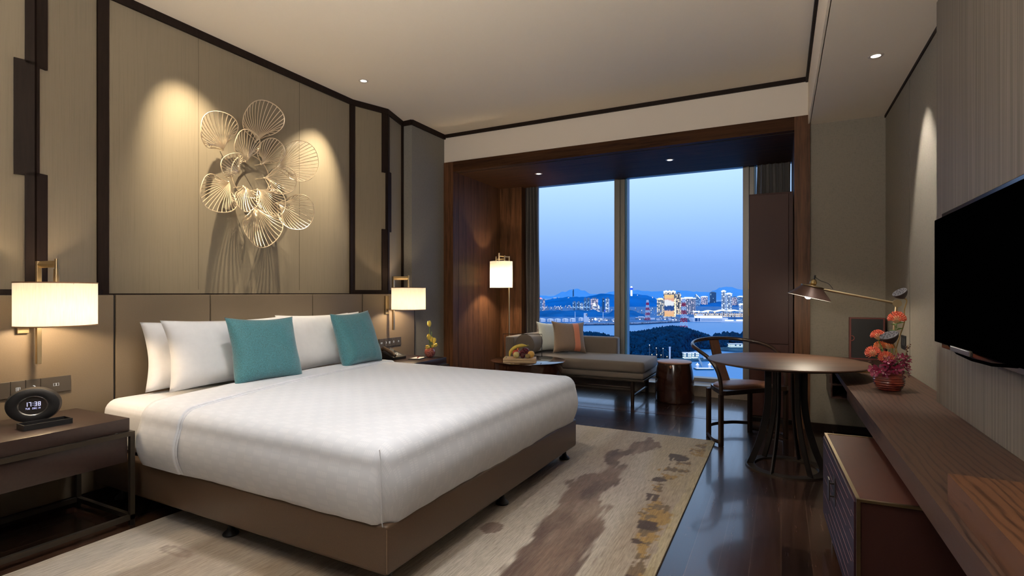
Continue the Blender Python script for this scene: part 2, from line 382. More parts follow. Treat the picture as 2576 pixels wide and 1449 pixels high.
# crown trims following the plan
def strip(pts, z0, z1, d, mat, name):
    b = MB()
    for (x0, y0), (x1, y1) in zip(pts[:-1], pts[1:]):
        v = Vector((x1-x0, y1-y0, 0)); n = Vector((v.y, -v.x, 0)).normalized()*d; e = v.normalized()*0.008
        P = [Vector((x0, y0, 0))-e, Vector((x1, y1, 0))+e, Vector((x1, y1, 0))+e+n, Vector((x0, y0, 0))-e+n]
        b.poly([(p.x, p.y) for p in P], z0, z1)
    return struct(b.obj(name, mat))
full = plan + [(-3.67, 4.79), (-3.67, 5.43)]
strip(full, 3.085, ZC, 0.022, m_trim, 'trim_2')
b = MB(); b.box(-3.67, XS, YF-0.02, YF, 3.10, ZC); b.box(XS-0.02, XS, -2.6, YF, 3.095, ZC); struct(b.obj('trim_3', m_trim))
# vertical trims
def vtrim(name, pieces):
    b = MB()
    for (x0, y0), (x1, y1), z0, z1, d in pieces:
        v = Vector((x1-x0, y1-y0, 0)); n = Vector((v.y, -v.x, 0)).normalized()*d
        b.poly([(x0, y0), (x1, y1), (x1+n.x, y1+n.y), (x0+n.x, y0+n.y)], z0, z1)
    return struct(b.obj(name, m_trim))
def lerp2(a, c, t): return (a[0]+(c[0]-a[0])*t, a[1]+(c[1]-a[1])*t)
PL = plan
vtrim('trim_4', [((-3.82, 1.80), (-3.82, 1.862), 1.2, 3.09, 0.018), ((-3.82, 1.82), (-3.812, 1.797), 1.2, 3.09, 0.018)])
vtrim('trim_5', [((-3.82, 3.985), (-3.82, 4.02), 1.2, 3.09, 0.018), ((-3.82, 4.02), (-3.812, 4.045), 1.2, 3.09, 0.018)])
def foldtrim(name, A, F, B, sgn):
    # A = facet toward the bed, F = fold, B = facet away from it
    la = math.hypot(A[0]-F[0], A[1]-F[1]); lb = math.hypot(B[0]-F[0], B[1]-F[1])
    pieces = []
    for z0, z1, wa, wb in ((2.47, 3.09, 0.06, 0.04), (1.86, 2.49, 0.015, 0.085), (1.2, 1.88, 0.06, 0.04)):
        a = lerp2(F, A, wa/la); c = lerp2(F, B, wb/lb)
        if sgn > 0: pieces += [(a, F, z0, z1, 0.016), (F, c, z0, z1, 0.016)]
        else: pieces += [(F, a, z0, z1, 0.016), (c, F, z0, z1, 0.016)]
    return vtrim(name, pieces)
foldtrim('trim_6', (-3.82, 4.02), (-3.69, 4.39), (-3.80, 4.78), 1)
foldtrim('trim_7', (-3.82, 1.82), (-3.69, 1.44), (-3.80, 1.05), -1)
vtrim('trim_8', [((-3.795, 4.757), (-3.80, 4.785), 1.2, 3.09, 0.02)])
strip(plan[1:5], 1.2, 1.235, 0.02, m_trim, 'trim_9'); strip(plan[5:8], 1.2, 1.245, 0.02, m_trim, 'trim_10')
strip([(-3.82, 1.86), (-3.82, 4.0)], 1.2, 1.212, 0.012, m_trim, 'trim_11')

# window wall: band above, niche end wall, jambs
b = MB(); b.box(-4.05, XS+0.01, YF, 5.6, 2.80, ZC+0.02); struct(b.obj('wall_front_band', m_band))
b = MB(); b.box(0.23, 1.0, 5.455, 5.6, 0, ZS+0.02); struct(b.obj('wall_front', m_niche))
b = MB(); b.box(XN, 1.0, 3.3, 5.6, 0, ZS+0.02)
o = struct(b.obj('wall_right_niche', m_niche))
b = MB(); b.box(XT, 1.0, -2.6, 3.46, 0, ZS+0.03); struct(b.obj('wall_right', m_tvwall))
b = MB(); b.box(XN-0.008, XN, 3.46, 5.455, ZS-0.02, ZS); struct(b.obj('trim_12', m_trim)); b = MB(); b.box(XN-0.002, XN, 4.499, 4.502, 0.66, 2.68); struct(b.obj('trim_19', base('joint_grey', (0.13, 0.11, 0.09), 0.8)[0]))
b = MB(); b.box(0.235, XN, 5.44, 5.455, 0, 0.06); b.box(XN-0.014, XN, 3.46, 5.44, 0, 0.06); struct(b.obj('baseboard_right', m_trim))
# wooden frame of the bay
b = MB(); b.box(-3.67, -3.534, 5.418, 6.62, 0, 2.80); struct(b.obj('trim_13', m_frame_wood))
b = MB(); b.box(0.106, 0.23, 5.418, 7.1, 0, 2.80); struct(b.obj('trim_14', m_frame_wood))
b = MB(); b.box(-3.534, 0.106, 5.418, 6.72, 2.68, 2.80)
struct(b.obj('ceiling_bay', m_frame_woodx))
b = MB(); b.box(-3.534, 0.106, 5.50, 5.505, 2.676, 2.68); b.box(-3.5335, -3.5325, 5.535, 5.541, 0, 2.68); struct(b.obj('trim_15', m_hbgap))
b = MB(); b.box(-3.67, -3.197, 6.62, 7.1, 0, 2.80); struct(b.obj('wall_left_bay', m_frame_wood))
b = MB(); b.box(-3.67, 0.23, 6.72, 7.1, 2.76, 2.86); struct(b.obj('ceiling_pocket', m_trim))
b = MB(); b.box(-3.20, 0.106, 6.56, 6.86, 0, 0.125, 0.004); struct(b.obj('trim_16', m_stone))
b = MB(); b.box(-3.20, 0.106, 6.545, 6.60, 0.118, 0.131, 0.003); struct(b.obj('trim_17', m_alu))
# floor border board across the bay
b = MB(); b.box(-3.534, 0.106, 5.43, 5.53, 0.0, 0.0015); struct(b.obj('trim_18', M_wood('threshold_board', (0.035, 0.015, 0.009), (0.07, 0.03, 0.018), 0.25, 'X', 0.3)))
b = MB(); b.box(-3.617, -3.60, -2.6, 4.78, 0, 0.045); struct(b.obj('baseboard_left', m_trim))

# window
w1 = thing('window_1', 'tall two pane bay window overlooking the harbour', 'window', (-1.85, 6.93, 0.13)); w1['kind'] = 'structure'
b = MB()
b.box(-3.20, 0.106, 6.86, 7.0, 0.125, 0.175, 0.004)
b.box(-3.20, 0.106, 6.88, 7.0, 2.72, 2.80)
b.box(-3.20, -3.10, 6.88, 7.0, 0.17, 2.74, 0.004)
b.box(-1.96, -1.885, 6.86, 6.99, 0.17, 2.74, 0.006); b.box(-1.885, -1.825, 6.88, 6.99, 0.17, 2.74, 0.004)
b.box(-0.405, -0.335, 6.86, 6.99, 0.17, 2.74, 0.006); b.box(-0.335, -0.28, 6.88, 6.99, 0.17, 2.74, 0.004)
local(b.obj('window_frame', m_alu, w1))
for x0, x1 in ((-3.10, -1.96), (-1.825, -0.405), (-0.28, 0.106)):
    b = MB(); b.box(x0, x1, 6.925, 6.93, 0.17, 2.73); local(b.obj('pane', m_glass, w1))
b = MB(); b.box(-1.815, -1.79, 6.87, 6.99, 0.17, 2.72); b.box(-0.275, -0.26, 6.87, 6.99, 0.17, 2.72)
local(b.obj('blue_seal', M_noise('window_seal', (0.10, 0.26, 0.42), 0.4, 0.05, (3, 3, 3), 0), w1))

# ------------------------------------------------------------------ downlights
def downlight(label, x, y, z, power, aim, angle, color=SOFT, r=0.038, blend=0.6, group=None, soft=0.03):
    t = thing('recessed_downlight', label, 'downlight', (x, y, z), 0, group)
    b = MB(); b.lathe([(r*0.72, -0.001), (r*0.72, -0.004), (r*1.05, -0.004), (r*1.18, -0.001)], n=32, cap=False); b.obj('ring', m_ring, t, True)
    b = MB(); b.lathe([(0.0005, -0.0015), (r*0.72, -0.0015)], n=24, cap=False); b.obj('lens', m_lens, t)
    light('SPOT', 'spot_light', (x, y, z-0.012), power, color, t, aim, soft, angle, blend)
    return t
downlight('small recessed downlight in the main ceiling near the wall sculpture', -3.38, 3.705, ZC, 260, (-3.84, 3.42, 1.9), 54, (1, 0.83, 0.58), soft=0.012, blend=0.9)
downlight('recessed downlight over the near side of the wall sculpture', -3.38, 2.12, ZC, 260, (-3.84, 2.54, 1.9), 54, (1, 0.83, 0.58), soft=0.012, blend=0.9)
downlight('recessed downlight in the lowered ceiling above the writing ledge', 0.536, 4.055, ZS, 115, (0.77, 3.96, 0.8), 56, NEUT)
downlight('recessed downlight in the bay ceiling above the chaise end', -2.659, 5.988, 2.68, 26, (-2.4, 6.02, 0), 95, SOFT)
downlight('recessed downlight in the bay ceiling nearer the red cabinet', -1.093, 6.013, 2.68, 12, (-1.1, 6.0, 0), 95, SOFT)
for i, (x, y, p, a) in enumerate(((-2.4, 2.05, 105, 120), (-1.3, 1.9, 130, 130), (-0.35, 1.2, 80, 150), (-2.0, 0.3, 80, 150), (-0.8, -0.8, 90, 150))):  # unseen downlights added to brighten the bed and room
    downlight('recessed ceiling downlight added as unseen room fill', x, y, ZC, p, (x, y, 0), a, (1, 0.98, 0.96), soft=0.12, blend=1.0, group='added fill downlights outside the view')

# made-up uplighters behind and beside the camera, added to brighten the ceiling
def uplighter(label, x, y, aim, power):
    t = thing('fill_uplighter', label, 'floor lamp', (x, y, 0))
    b = MB(); b.lathe([(0.001, 0), (0.13, 0), (0.13, 0.012), (0.02, 0.03), (0.012, 0.05), (0.012, 1.62), (0.001, 1.62)], n=28, cap=False); b.obj('stand', m_brass, t, True)
    b = MB(); b.lathe([(0.02, 1.60), (0.07, 1.64), (0.13, 1.70), (0.16, 1.76)], n=32, cap=False); b.obj('bowl', m_brass, t, True)
    light('SPOT', 'fill_uplight', (x, y, 1.715), power, (1, 0.91, 0.82), t, aim, 0.11, 168, 1.0)
uplighter('brass uplighter added as ceiling fill left of the camera, outside the view', -1.25, 0.12, (-1.5, 2.4, ZC), 300)
uplighter('brass uplighter added as ceiling fill behind the camera', -0.6, -0.7, (-0.9, 2.4, ZC), 520)

# ------------------------------------------------------------------ headboard
XH = -3.61
hb = thing('headboard', 'brown leather wall headboard in wide upright panels behind the bed', 'headboard', (XH, 2.87, 0.05))
for y0, y1 in ((-0.2, 1.0), (1.0, 1.795), (1.805, 2.405), (2.411, 3.328), (3.334, 3.938), (3.948, 4.76)):
    b = MB(); b.box(XH-0.02, XH, y0, y1-0.002, 0.05, 1.203, 0.003); local(b.obj('panel', m_hb, hb))

# ------------------------------------------------------------------ bed
BED = (-1.37, 1.63); BR = math.radians(-1.2)
BW = 2.04; BL = 2.21
bed = thing('bed_base', 'low brown leather bed base on black plunger feet', 'bed', (BED[0], BED[1], 0), BR)
b = MB(); b.box(-BL, 0, 0, BW, 0.105, 0.305, 0.018, 3); b.obj('upholstered_base', m_bedbase, bed, True, 50)
b = MB(); b.tube([(-0.002, 0.003, 0.12), (0.0008, -0.0008, 0.2), (-0.002, 0.003, 0.29)], 0.0012); b.obj('seam', M_noise('seam_thread', (0.3, 0.2, 0.13), 0.6), bed)
leg_bm = None
legs = []
def leg_mesh():
    b = MB(); b.lathe([(0.0, 0.0), (0.037, 0.0), (0.0385, 0.006), (0.034, 0.013), (0.020, 0.024), (0.014, 0.036), (0.0125, 0.052), (0.016, 0.062), (0.022, 0.068), (0.022, 0.096), (0.0, 0.096)], n=28, cap=False)
    return b
l0 = leg_mesh().obj('leg', m_blackplastic, bed, True)
l0.location = (-0.06, 0.08, 0.0125)
for x, y in ((-0.075, 1.06), (-0.075, BW-0.05), (-1.08, 0.085), (-2.08, 0.085), (-1.08, BW-0.08), (-2.08, BW-0.08)):
    c = l0.copy(); C.objects.link(c); c.parent = bed; c.location = (x, y, 0.0125 if x > -1.5 else 0.0125)

def nz(p, s, seed=0): return noise.noise(Vector(p)*s+Vector((seed*7.3, seed*3.1, seed)))
# mattress with its fitted sheet
mat = thing('mattress', 'white sheeted mattress showing at the headboard side of the bed', 'mattress', (BED[0], BED[1], 0.305), BR)
b = MB(); b.box(-BL+0.01, -0.05, 0.02, BW-0.02, 0.0, 0.29, 0.075, 5)
bmesh.ops.subdivide_edges(b.bm, edges=b.bm.edges, cuts=2, use_grid_fill=True)
o = b.obj('sheet', m_white_sheet, mat, True, 80)

# duvet : cloth over a rounded rectangular block (local bed frame, origin at near foot corner)
def duvet_mesh(x0, x1, y0, y1, ztop, zbot, r, swell):
    """closed hem loop around foot and sides; cloth coordinate stored as uv"""
    bm = bmesh.new(); uvl = bm.loops.layers.uv.new('UVMap'); cloth = {}
    rc = 0.05
    ix0, ix1, iy0, iy1 = x0, x1-r, y0+r, y1-r
    NX, NY = 90, 80
    xs = [ix0+(ix1-ix0)*i/NX for i in range(NX+1)]; ys = [iy0+(iy1-iy0)*j/NY for j in range(NY+1)]
    def top(x, y):
        u = (x-ix0)/(ix1-ix0); v = (y-iy0)/(iy1-iy0)
        s = 0.020*math.sin(PI*max(0, min(1, v)))**0.6*(0.3+0.7*min(1, (1-u)*6)**0.5) if 0 < v < 1 else 0
        w = 0.0035*nz((x, y*0.8, 0), 3.0)+0.0012*nz((x*2, y, 1), 9)
        return ztop+s+w
    def put(x, y, z, cx, cy):
        v = bm.verts.new((x, y, z)); cloth[v] = (cx, cy); return v
    G = [[put(x, y, top(x, y), x, y) for y in ys] for x in xs]
    for i in range(NX):
        for j in range(NY): bm.faces.new((G[i][j], G[i+1][j], G[i+1][j+1], G[i][j+1]))
    # border path: near side (x0->x1), corner, foot, corner, far side
    path = [(x, iy0, 0, -1, G[i][0]) for i, x in enumerate(xs)]
    K = 8
    path += [(ix1, iy0, math.sin(PI/2*k/K), -math.cos(PI/2*k/K), None) for k in range(1, K)]
    path += [(ix1, y, 1, 0, G[NX][j]) for j, y in enumerate(ys)]
    path += [(ix1, iy1, math.cos(PI/2*k/K), math.sin(PI/2*k/K), None) for k in range(1, K)]
    path += [(x, iy1, 0, 1, G[NX-i][NY]) for i, x in enumerate(reversed(xs))]
    arc = r*PI/2; H = ztop-r-zbot; Ls = [arc*k/7 for k in range(1, 8)]+[arc+H*k/12 for k in range(1, 13)]
    prev = [p[4] if p[4] is not None else (G[NX][0] if p[1] == iy0 else G[NX][NY]) for p in path]
    for L in Ls:
        row = []
        for q, (px_, py_, dx, dy, _) in enumerate(path):
            if L <= arc: a = L/r; out = r*math.sin(a); dn = r*(1-math.cos(a))
            else:
                h = (L-arc)/H; dn = r+(L-arc)
                out = r+swell*math.sin(PI*min(1, h*1.02))*1.0-0.012*h**3
            corner = abs(dx*dy)
            if L > arc:
                h = (L-arc)/H
                out += -0.03*corner*h
                out += 0.006*nz((px_*1.0+py_, dn*1.2, 2), 4.5)*h+0.004*math.sin((px_+py_)*38)*max(0, h-0.5)*(1 if nz((px_, py_, 5), 1.7) > -0.1 else 0.2)
            z = top(px_, py_)-dn+(0.008*nz((px_, py_, 3), 3) if L >= Ls[-1]-1e-6 else 0)
            row.append(put(px_+dx*out, py_+dy*out, z, px_+dx*L, py_+dy*L))
        for q in range(len(path)-1):
            a, b_, c, d = prev[q], prev[q+1], row[q+1], row[q]
            vs = []
            for v in (a, b_, c, d):
                if v not in vs: vs.append(v)
            if len(vs) >= 3: bm.faces.new(vs)
        prev = row
    # tuck the hem under
    row = []
    for v in prev:
        c = cloth[v]; row.append(put(v.co.x*0.985+((x0+x1)/2)*0.015, v.co.y*0.985+((y0+y1)/2)*0.015, v.co.z-0.004, *c))
    for q in range(len(path)-1): bm.faces.new((prev[q], prev[q+1], row[q+1], row[q]))
    bm.faces.ensure_lookup_table()
    for f in bm.faces:
        for l in f.loops: l[uvl].uv = cloth[l.vert]
    bmesh.ops.recalc_face_normals(bm, faces=bm.faces)
    return bm, top
ZT = 0.618
dbm, dtop = duvet_mesh(-1.66, 0.012, -0.018, BW+0.018, ZT, 0.298, 0.085, 0.022)
duv = thing('duvet', 'white jacquard duvet with woven squares draped over the bed', 'duvet', (BED[0], BED[1], 0.305), BR)
me = bpy.data.meshes.new('duvet_cloth'); dbm.transform(Matrix.Translation((0, 0, -0.305))); dbm.to_mesh(me); dbm.free()
me.materials.append(m_duvet)
for p in me.polygons: p.use_smooth = True
o = bpy.data.objects.new('cover', me); C.objects.link(o); o.parent = duv
# turned-down band lying on the duvet head end
def band(name, xa, xb, off, thick=0.011):
    """strip from x=xa(y) (foot side fold) to x=xb(y) (head side) wrapping over both sides"""
    bm = bmesh.new(); uvl = bm.loops.layers.uv.new('UVMap'); cl = {}
    y0, y1 = -0.018, BW+0.018; r = 0.085; arc = r*PI/2; Hh = ZT-r-0.300
    T = []
    for k in range(14): T.append(('n', arc+Hh*(1-k/13)))
    for k in range(1, 7): T.append(('n', arc*(1-k/7)))
    for k in range(61): T.append(('t', y0+r+(y1-y0-2*r)*k/60))
    for k in range(1, 8): T.append(('f', arc*k/7))
    for k in range(1, 14): T.append(('f', arc+Hh*k/13))
    rows = []
    for kind, L in T:
        if kind == 't': y = L; out = 0; dn = 0; sgn = 0; cy = y
        else:
            sgn = -1 if kind == 'n' else 1; yb = y0+r if kind == 'n' else y1-r
            if L <= arc: out = r*math.sin(L/r); dn = r*(1-math.cos(L/r))
            else:
                h = (L-arc)/Hh; dn = r+L-arc; out = r+0.024*math.sin(PI*h)-0.012*h**3
            y = yb+sgn*out; cy = yb+sgn*L
        ty = max(0, min(1, y/BW)); A = xa(ty); Bx = xb(ty); row = []
        M_ = 12
        prof = [(A, 0.0)]+[(A-0.004+0.006*(1-math.cos(PI*q/4))/1, thick*math.sin(PI/2*min(1, q/3))) for q in range(1, 4)]
        n_ = Vector((0, sgn*(math.sin(min(L, arc)/r) if sgn else 0), 1 if not sgn else math.cos(min(L, arc)/r)))
        pts = [(A, 0)]+[(A-0.012*(1-math.cos(PI/2*q/4)), thick*math.sin(PI/2*q/4)) for q in range(1, 5)]
        pts += [(A-0.012+(Bx-A+0.012)*q/M_, thick) for q in range(1, M_+1)]+[(Bx-0.003, 0)]
        for (x, hgt) in pts:
            yc = min(max(y, y0+r), y1-r)
            zt = ZT+0.020*math.sin(PI*max(0, min(1, (yc-y0-r)/(y1-y0-2*r))))**0.6 if y0+r < yc < y1-r else ZT
            zt += 0.0035*nz((max(x, -1.66), yc*0.8, 0), 3.0)
            if x < -1.5: zt -= 0.0*(x+1.5)
            p = Vector((x, y, zt-dn))+n_*(hgt+off)
            v = bm.verts.new((p.x, p.y, p.z-0.305)); cl[v] = (x, cy); row.append(v)
        rows.append(row)
    for a in range(len(rows)-1):
        for q in range(len(rows[0])-1): bm.faces.new((rows[a][q], rows[a][q+1], rows[a+1][q+1], rows[a+1][q]))
    for f in bm.faces:
        for l in f.loops: l[uvl].uv = cl[l.vert]
    bmesh.ops.recalc_face_normals(bm, faces=bm.faces)
    me = bpy.data.meshes.new(name); bm.to_mesh(me); bm.free(); me.materials.append(m_duvet)
    for p in me.polygons: p.use_smooth = True
    o = bpy.data.objects.new(name, me); C.objects.link(o); o.parent = duv
b = MB(); cpl = [(-0.030, -0.006, 0.60), (-0.012, -0.018, 0.56), (-0.006, -0.024, 0.50), (-0.004, -0.026, 0.42), (-0.010, -0.016, 0.33), (-0.016, -0.004, 0.302)]
b.tube([(x-0.003, y+0.003, z-0.305) for x, y, z in cpl], 0.005, 8, flat=0.5); b.obj('corner_pleat', m_duvet, duv, True)
band('turned_down_fold', lambda t: -1.33-0.36*t, lambda t: -1.665-0.2*t, 0.003)
band('fold_edge', lambda t: -1.318-0.36*t, lambda t: -1.45-0.36*t, 0.0005, 0.005)

# ------------------------------------------------------------------ pillows
def pillow_mesh(w, h, T, seed=0, pinch=0.07, n=34, wr=0.006, sag=0.0):
    b = MB()
    def P(u, v, s):
        a = 2*u-1; c = 2*v-1
        x = w/2*a*(1-pinch*(1-c*c)*abs(a)**2); z = h/2*c*(1-pinch*(1-a*a)*abs(c)**2)
        t = T/2*max(0, (1-a**4))**0.55*max(0, (1-c**4))**0.55
        t *= 1-sag*c
        t += (wr*nz((x*1.2, z*1.2, s+seed), 6)+wr*0.6*nz((x*2, z*0.6, s+seed+3), 14))*min(1, 6*(1-abs(a)))*min(1, 6*(1-abs(c)))
        x += 0.006*nz((x, z, seed), 5)
        return Vector((x, s*max(t, 0.0), z))
    G = {}
    for s in (1, -1):
        for i in range(n+1):
            for j in range(n+1):
                bd = i in (0, n) or j in (0, n)
                if bd and s == -1: G[(s, i, j)] = G[(1, i, j)]; continue
                p = P(i/n, j/n, s)
                if bd: p.y = 0
                G[(s, i, j)] = b.bm.verts.new(p)
        for i in range(n):
            for j in range(n):
                b.bm.faces.new((G[(s, i, j)], G[(s, i+1, j)], G[(s, i+1, j+1)], G[(s, i, j+1)]))
    return b
def place(o, c, face, lean, roll=0.0):
    """face = heading (deg) of the front normal in plan; lean = back tilt in degrees"""
    f = math.radians(face)
    n = Vector((math.cos(f), math.sin(f), 0))
    R = Matrix.Rotation(f+PI/2, 4, 'Z') @ Matrix.Rotation(math.radians(-lean), 4, 'X') @ Matrix.Rotation(math.radians(roll), 4, 'Y')
    o.matrix_basis = Matrix.Translation(Vector(c)) @ R
    o.location = Vector(c); o.rotation_euler = R.to_euler()
def pillow(name, label, cat, w, h, T, c, face, lean, mat, roll=0, seed=0, group=None, pinch=0.07, wr=0.006, sag=0.25):
    o = pillow_mesh(w, h, T, seed, pinch, wr=wr, sag=sag).obj(name, mat, None, True, 170); tag(o, label, cat, group)
    place(o, c, face, lean, roll); return o
pillow('pillow', 'white bed pillow against the headboard, back one of the near pair', 'pillow', 0.90, 0.43, 0.17, (-3.478, 2.335, 0.815), 0, 9, m_pillow, 1, 1)
pillow('pillow', 'white bed pillow in front of the near pair, behind the nearer teal cushion', 'pillow', 0.89, 0.44, 0.17, (-3.30, 2.36, 0.83), -1, 13, m_pillow, 0.5, 2, pinch=0.08)
pillow('pillow', 'white bed pillow against the headboard, back one of the far pair', 'pillow', 0.90, 0.43, 0.17, (-3.478, 3.20, 0.815), 0, 9, m_pillow, -1, 3)
pillow('pillow', 'white bed pillow in front of the far pair, behind the farther teal cushion', 'pillow', 0.88, 0.44, 0.17, (-3.30, 3.17, 0.835), 0, 13, m_pillow, 0, 4, pinch=0.08)
pillow('cushion', 'teal square cushion in the middle of the bed, nearer the camera', 'cushion', 0.50, 0.45, 0.15, (-3.08, 2.44, 0.838), -4, 17, m_teal, 1.5, 5, pinch=0.10, wr=0.004)
pillow('cushion', 'teal square cushion on the far side of the bed by the telephone', 'cushion', 0.46, 0.45, 0.15, (-3.10, 3.32, 0.845), 2, 18, m_teal, -2, 6, pinch=0.09, wr=0.004)

# ------------------------------------------------------------------ rug
def rugcol(x, y):
    s = lambda a, b_, v: max(0, min(1, (v-a)/(b_-a)))
    mix = lambda a, b_, t: tuple(p+(q-p)*t for p, q in zip(a, b_))
    base_ = (0.36, 0.31, 0.25)
    k = nz((x*2.2, y*0.45, 0), 1.0)+0.5*nz((x*7, y*0.9, 1), 1.0)
    c = mix(base_, (0.46, 0.41, 0.345), s(-0.1, 0.6, k)); c = mix(c, (0.27, 0.20, 0.135), s(0.05, 0.8, -k))
    g = nz((x*1.7, y*0.35, 8), 1)+0.4*nz((x*6, y*0.8, 9), 1); c = mix(c, (0.36, 0.28, 0.16), 0.7*s(0.15, 0.5, g))
    p = nz((x*1.1+4, y*0.7, 3), 1); c = mix(c, (0.36, 0.285, 0.25), 0.6*s(0.1, 0.5, p))
    if x < -1.6: c = mix(c, (0.17, 0.125, 0.09), 0.6*s(0.1, 0.5, nz((x*5, y*1.1, 12), 1)+0.3*nz((x*20, y*2, 13), 1)))
    j = 0.05*nz((x*9, y*3, 4), 1)+0.03*nz((x*45, y*7, 5), 1)
    # main dark figure
    key = [(1.2, -0.94, 0.16), (1.9, -0.93, 0.17), (2.3, -0.93, 0.15), (2.65, -0.99, 0.17), (3.1, -1.05, 0.115), (3.3, -1.02, 0.15), (3.6, -1.06, 0.06), (3.9, -1.06, 0.085), (4.25, -0.97, 0.12), (4.48, -0.97, 0.02)]
    for (ya, ca, wa), (yb, cb, wb) in zip(key[:-1], key[1:]):
        if ya <= y < yb:
            t = (y-ya)/(yb-ya); cc = ca+(cb-ca)*t; w = wa+(wb-wa)*t
            d = abs(x-cc+0.05*nz((0, y*2, 6), 1))-w+j*1.6
            if d < 0:
                q = s(0, 0.02, -d)
                dkc = mix((0.125, 0.075, 0.052), (0.055, 0.026, 0.018), s(-0.15, 0.3, nz((x*4, y*3.4, 7), 1)+0.45*nz((x*12, y*3, 11), 1)))
                dkc = mix(dkc, (0.22, 0.16, 0.12), s(0.05, 0.5, nz((x*7+3, y*2.6, 10), 1)+0.3*nz((x*25, y*5, 18), 1)))
                c = mix(c, dkc, q*(0.97-0.10*s(0.0, 0.5, 0.5-abs(nz((x*60, y*5, 14), 1))*2.2)))
    # small islands
    for sx_, sy_, rx, ry in ((-1.33, 2.39, 0.055, 0.065), (-2.53, 1.51, 0.09, 0.035)):
        d = math.hypot((x-sx_)/rx, (y-sy_)/ry)+6*j
        if d < 1: c = mix(c, (0.10, 0.055, 0.038), 0.85 if sx_ > -2 else 0.5*s(0.2, 0.8, d))
    # gold and dark fringe figure by the outer edge
    cg = -0.60-0.055*math.sin(y*2.1+0.4)+0.02*math.sin(y*7)
    if y > 4.1: cg = -0.53
    wg = 0.045+0.06*nz((0, y*4, 20), 1)+0.03*math.sin(y*9)
    if y > 4.1: wg = 0.075
    if abs(x-cg)+j*1.3+0.03*nz((x*14, y*22, 24), 1) < wg and nz((x*4, y*8, 23), 1)+0.4*nz((x*30, y*30, 3), 1) > -0.28:
        c = (0.30, 0.185, 0.055) if nz((x*5, y*9, 21), 1)+0.5*nz((x*40, y*25, 2), 1) > -0.05 else (0.13, 0.085, 0.045)
    if abs(x-cg+0.02)+j*1.5 < 0.045 and nz((x*2, y*7, 22), 1) > 0.22: c = (0.045, 0.025, 0.018)
    if x > -0.525+j*0.5: c = mix(c, (0.40, 0.33, 0.19), 0.7)
    f = 1+0.10*nz((x*160, y*22, 30), 1)+0.05*nz((x*300, y*300, 31), 1)
    return tuple(v*f for v in c)
RX0, RX1, RY0, RY1 = -2.96, -0.48, 0.55, 4.615
bm = bmesh.new(); nx, ny = 250, 330
V = []
for i in range(nx+1):
    row = []
    for j in range(ny+1):
        x = RX0+(RX1-RX0)*i/nx; y = RY0+(RY1-RY0)*j/ny
        row.append(bm.verts.new((x, y, 0.0115+0.0006*noise.noise(Vector((x*60, y*20, 0))))))
    V.append(row)
for i in range(nx):
    for j in range(ny): bm.faces.new((V[i][j], V[i+1][j], V[i+1][j+1], V[i][j+1]))
edge = [V[i][0] for i in range(nx+1)]+[V[nx][j] for j in range(1, ny+1)]+[V[i][ny] for i in range(nx-1, -1, -1)]+[V[0][j] for j in range(ny-1, 0, -1)]
low = [bm.verts.new((v.co.x, v.co.y, 0.0005)) for v in edge]
for i in range(len(edge)): bm.faces.new((edge[i], edge[(i+1) % len(edge)], low[(i+1) % len(edge)], low[i]))
bmesh.ops.recalc_face_normals(bm, faces=bm.faces)
me = bpy.data.meshes.new('rug'); bm.to_mesh(me); bm.free()
ca = me.color_attributes.new('Col', 'FLOAT_COLOR', 'POINT')
for i, v in enumerate(me.vertices): ca.data[i].color = (*rugcol(v.co.x, v.co.y), 1)
m_rug, nt, b_ = base('woven_rug', (0.4, 0.3, 0.2), 0.92, 0, 0.15, 0, 0.3)
at = N(nt, 'ShaderNodeAttribute', attribute_name='Col'); mxr = N(nt, 'ShaderNodeMixRGB', blend_type='MULTIPLY'); mxr.inputs[0].default_value = 1.0
fs = noisetex(nt, coords(nt, (150, 9, 9)), 1, 4, 0.75); nt.links.new(at.outputs['Color'], mxr.inputs[1])
nt.links.new(ramp(nt, fs, [(0.32, (0.70, 0.68, 0.65)), (0.5, (1.05, 1.05, 1.05)), (0.68, (1.35, 1.35, 1.36))]), mxr.inputs[2])
nt.links.new(mxr.outputs[0], b_.inputs['Base Color'])
bump(nt, b_, fs, 0.8, 0.004)
me.materials.append(m_rug)
rug = bpy.data.objects.new('rug', me); C.objects.link(rug)
tag(rug, 'beige hand-tufted rug with dark brown blotches under the bed', 'rug')

# ------------------------------------------------------------------ nightstands
def nightstand(label, y0, y1):
    x0, x1 = -3.585, -3.03; t = thing('nightstand', label, 'nightstand', ((x0+x1)/2, (y0+y1)/2, 0))
    def add(n, b, m): return local(b.obj(n, m, t, True, 30))
    b = MB(); b.box(x0+0.005, x1-0.02, y0+0.015, y1-0.015, 0.492, 0.56, 0.003); add('top', b, m_nstand)
    b = MB(); b.box(x0+0.02, x1-0.012, y0+0.03, y1-0.03, 0.335, 0.468, 0.003); add('drawer', b, m_nstand)
    b = MB(); g = 0.022
    for z0, z1 in ((0.468, 0.491), (0.03, 0.055)):
        b.box(x0, x1, y0, y0+g, z0, z1); b.box(x0, x1, y1-g, y1, z0, z1)
        b.box(x0, x0+g, y0+g, y1-g, z0, z1); b.box(x1-g, x1, y0+g, y1-g, z0, z1)
        add('top_frame' if z0 > 0.2 else 'lower_frame', b, m_bronze); b = MB()
    for x, y in ((x0, y0), (x0, y1-g), (x1-g, y0), (x1-g, y1-g)):
        b = MB(); b.box(x, x+g, y, y+g, 0, 0.468); add('leg', b, m_bronze)
    return t
nightstand('dark lacquered nightstand with bronze frame, carrying the clock', 0.95, 1.605)
nightstand('dark lacquered nightstand with bronze frame, behind the bed by the tulips', 3.93, 4.57)

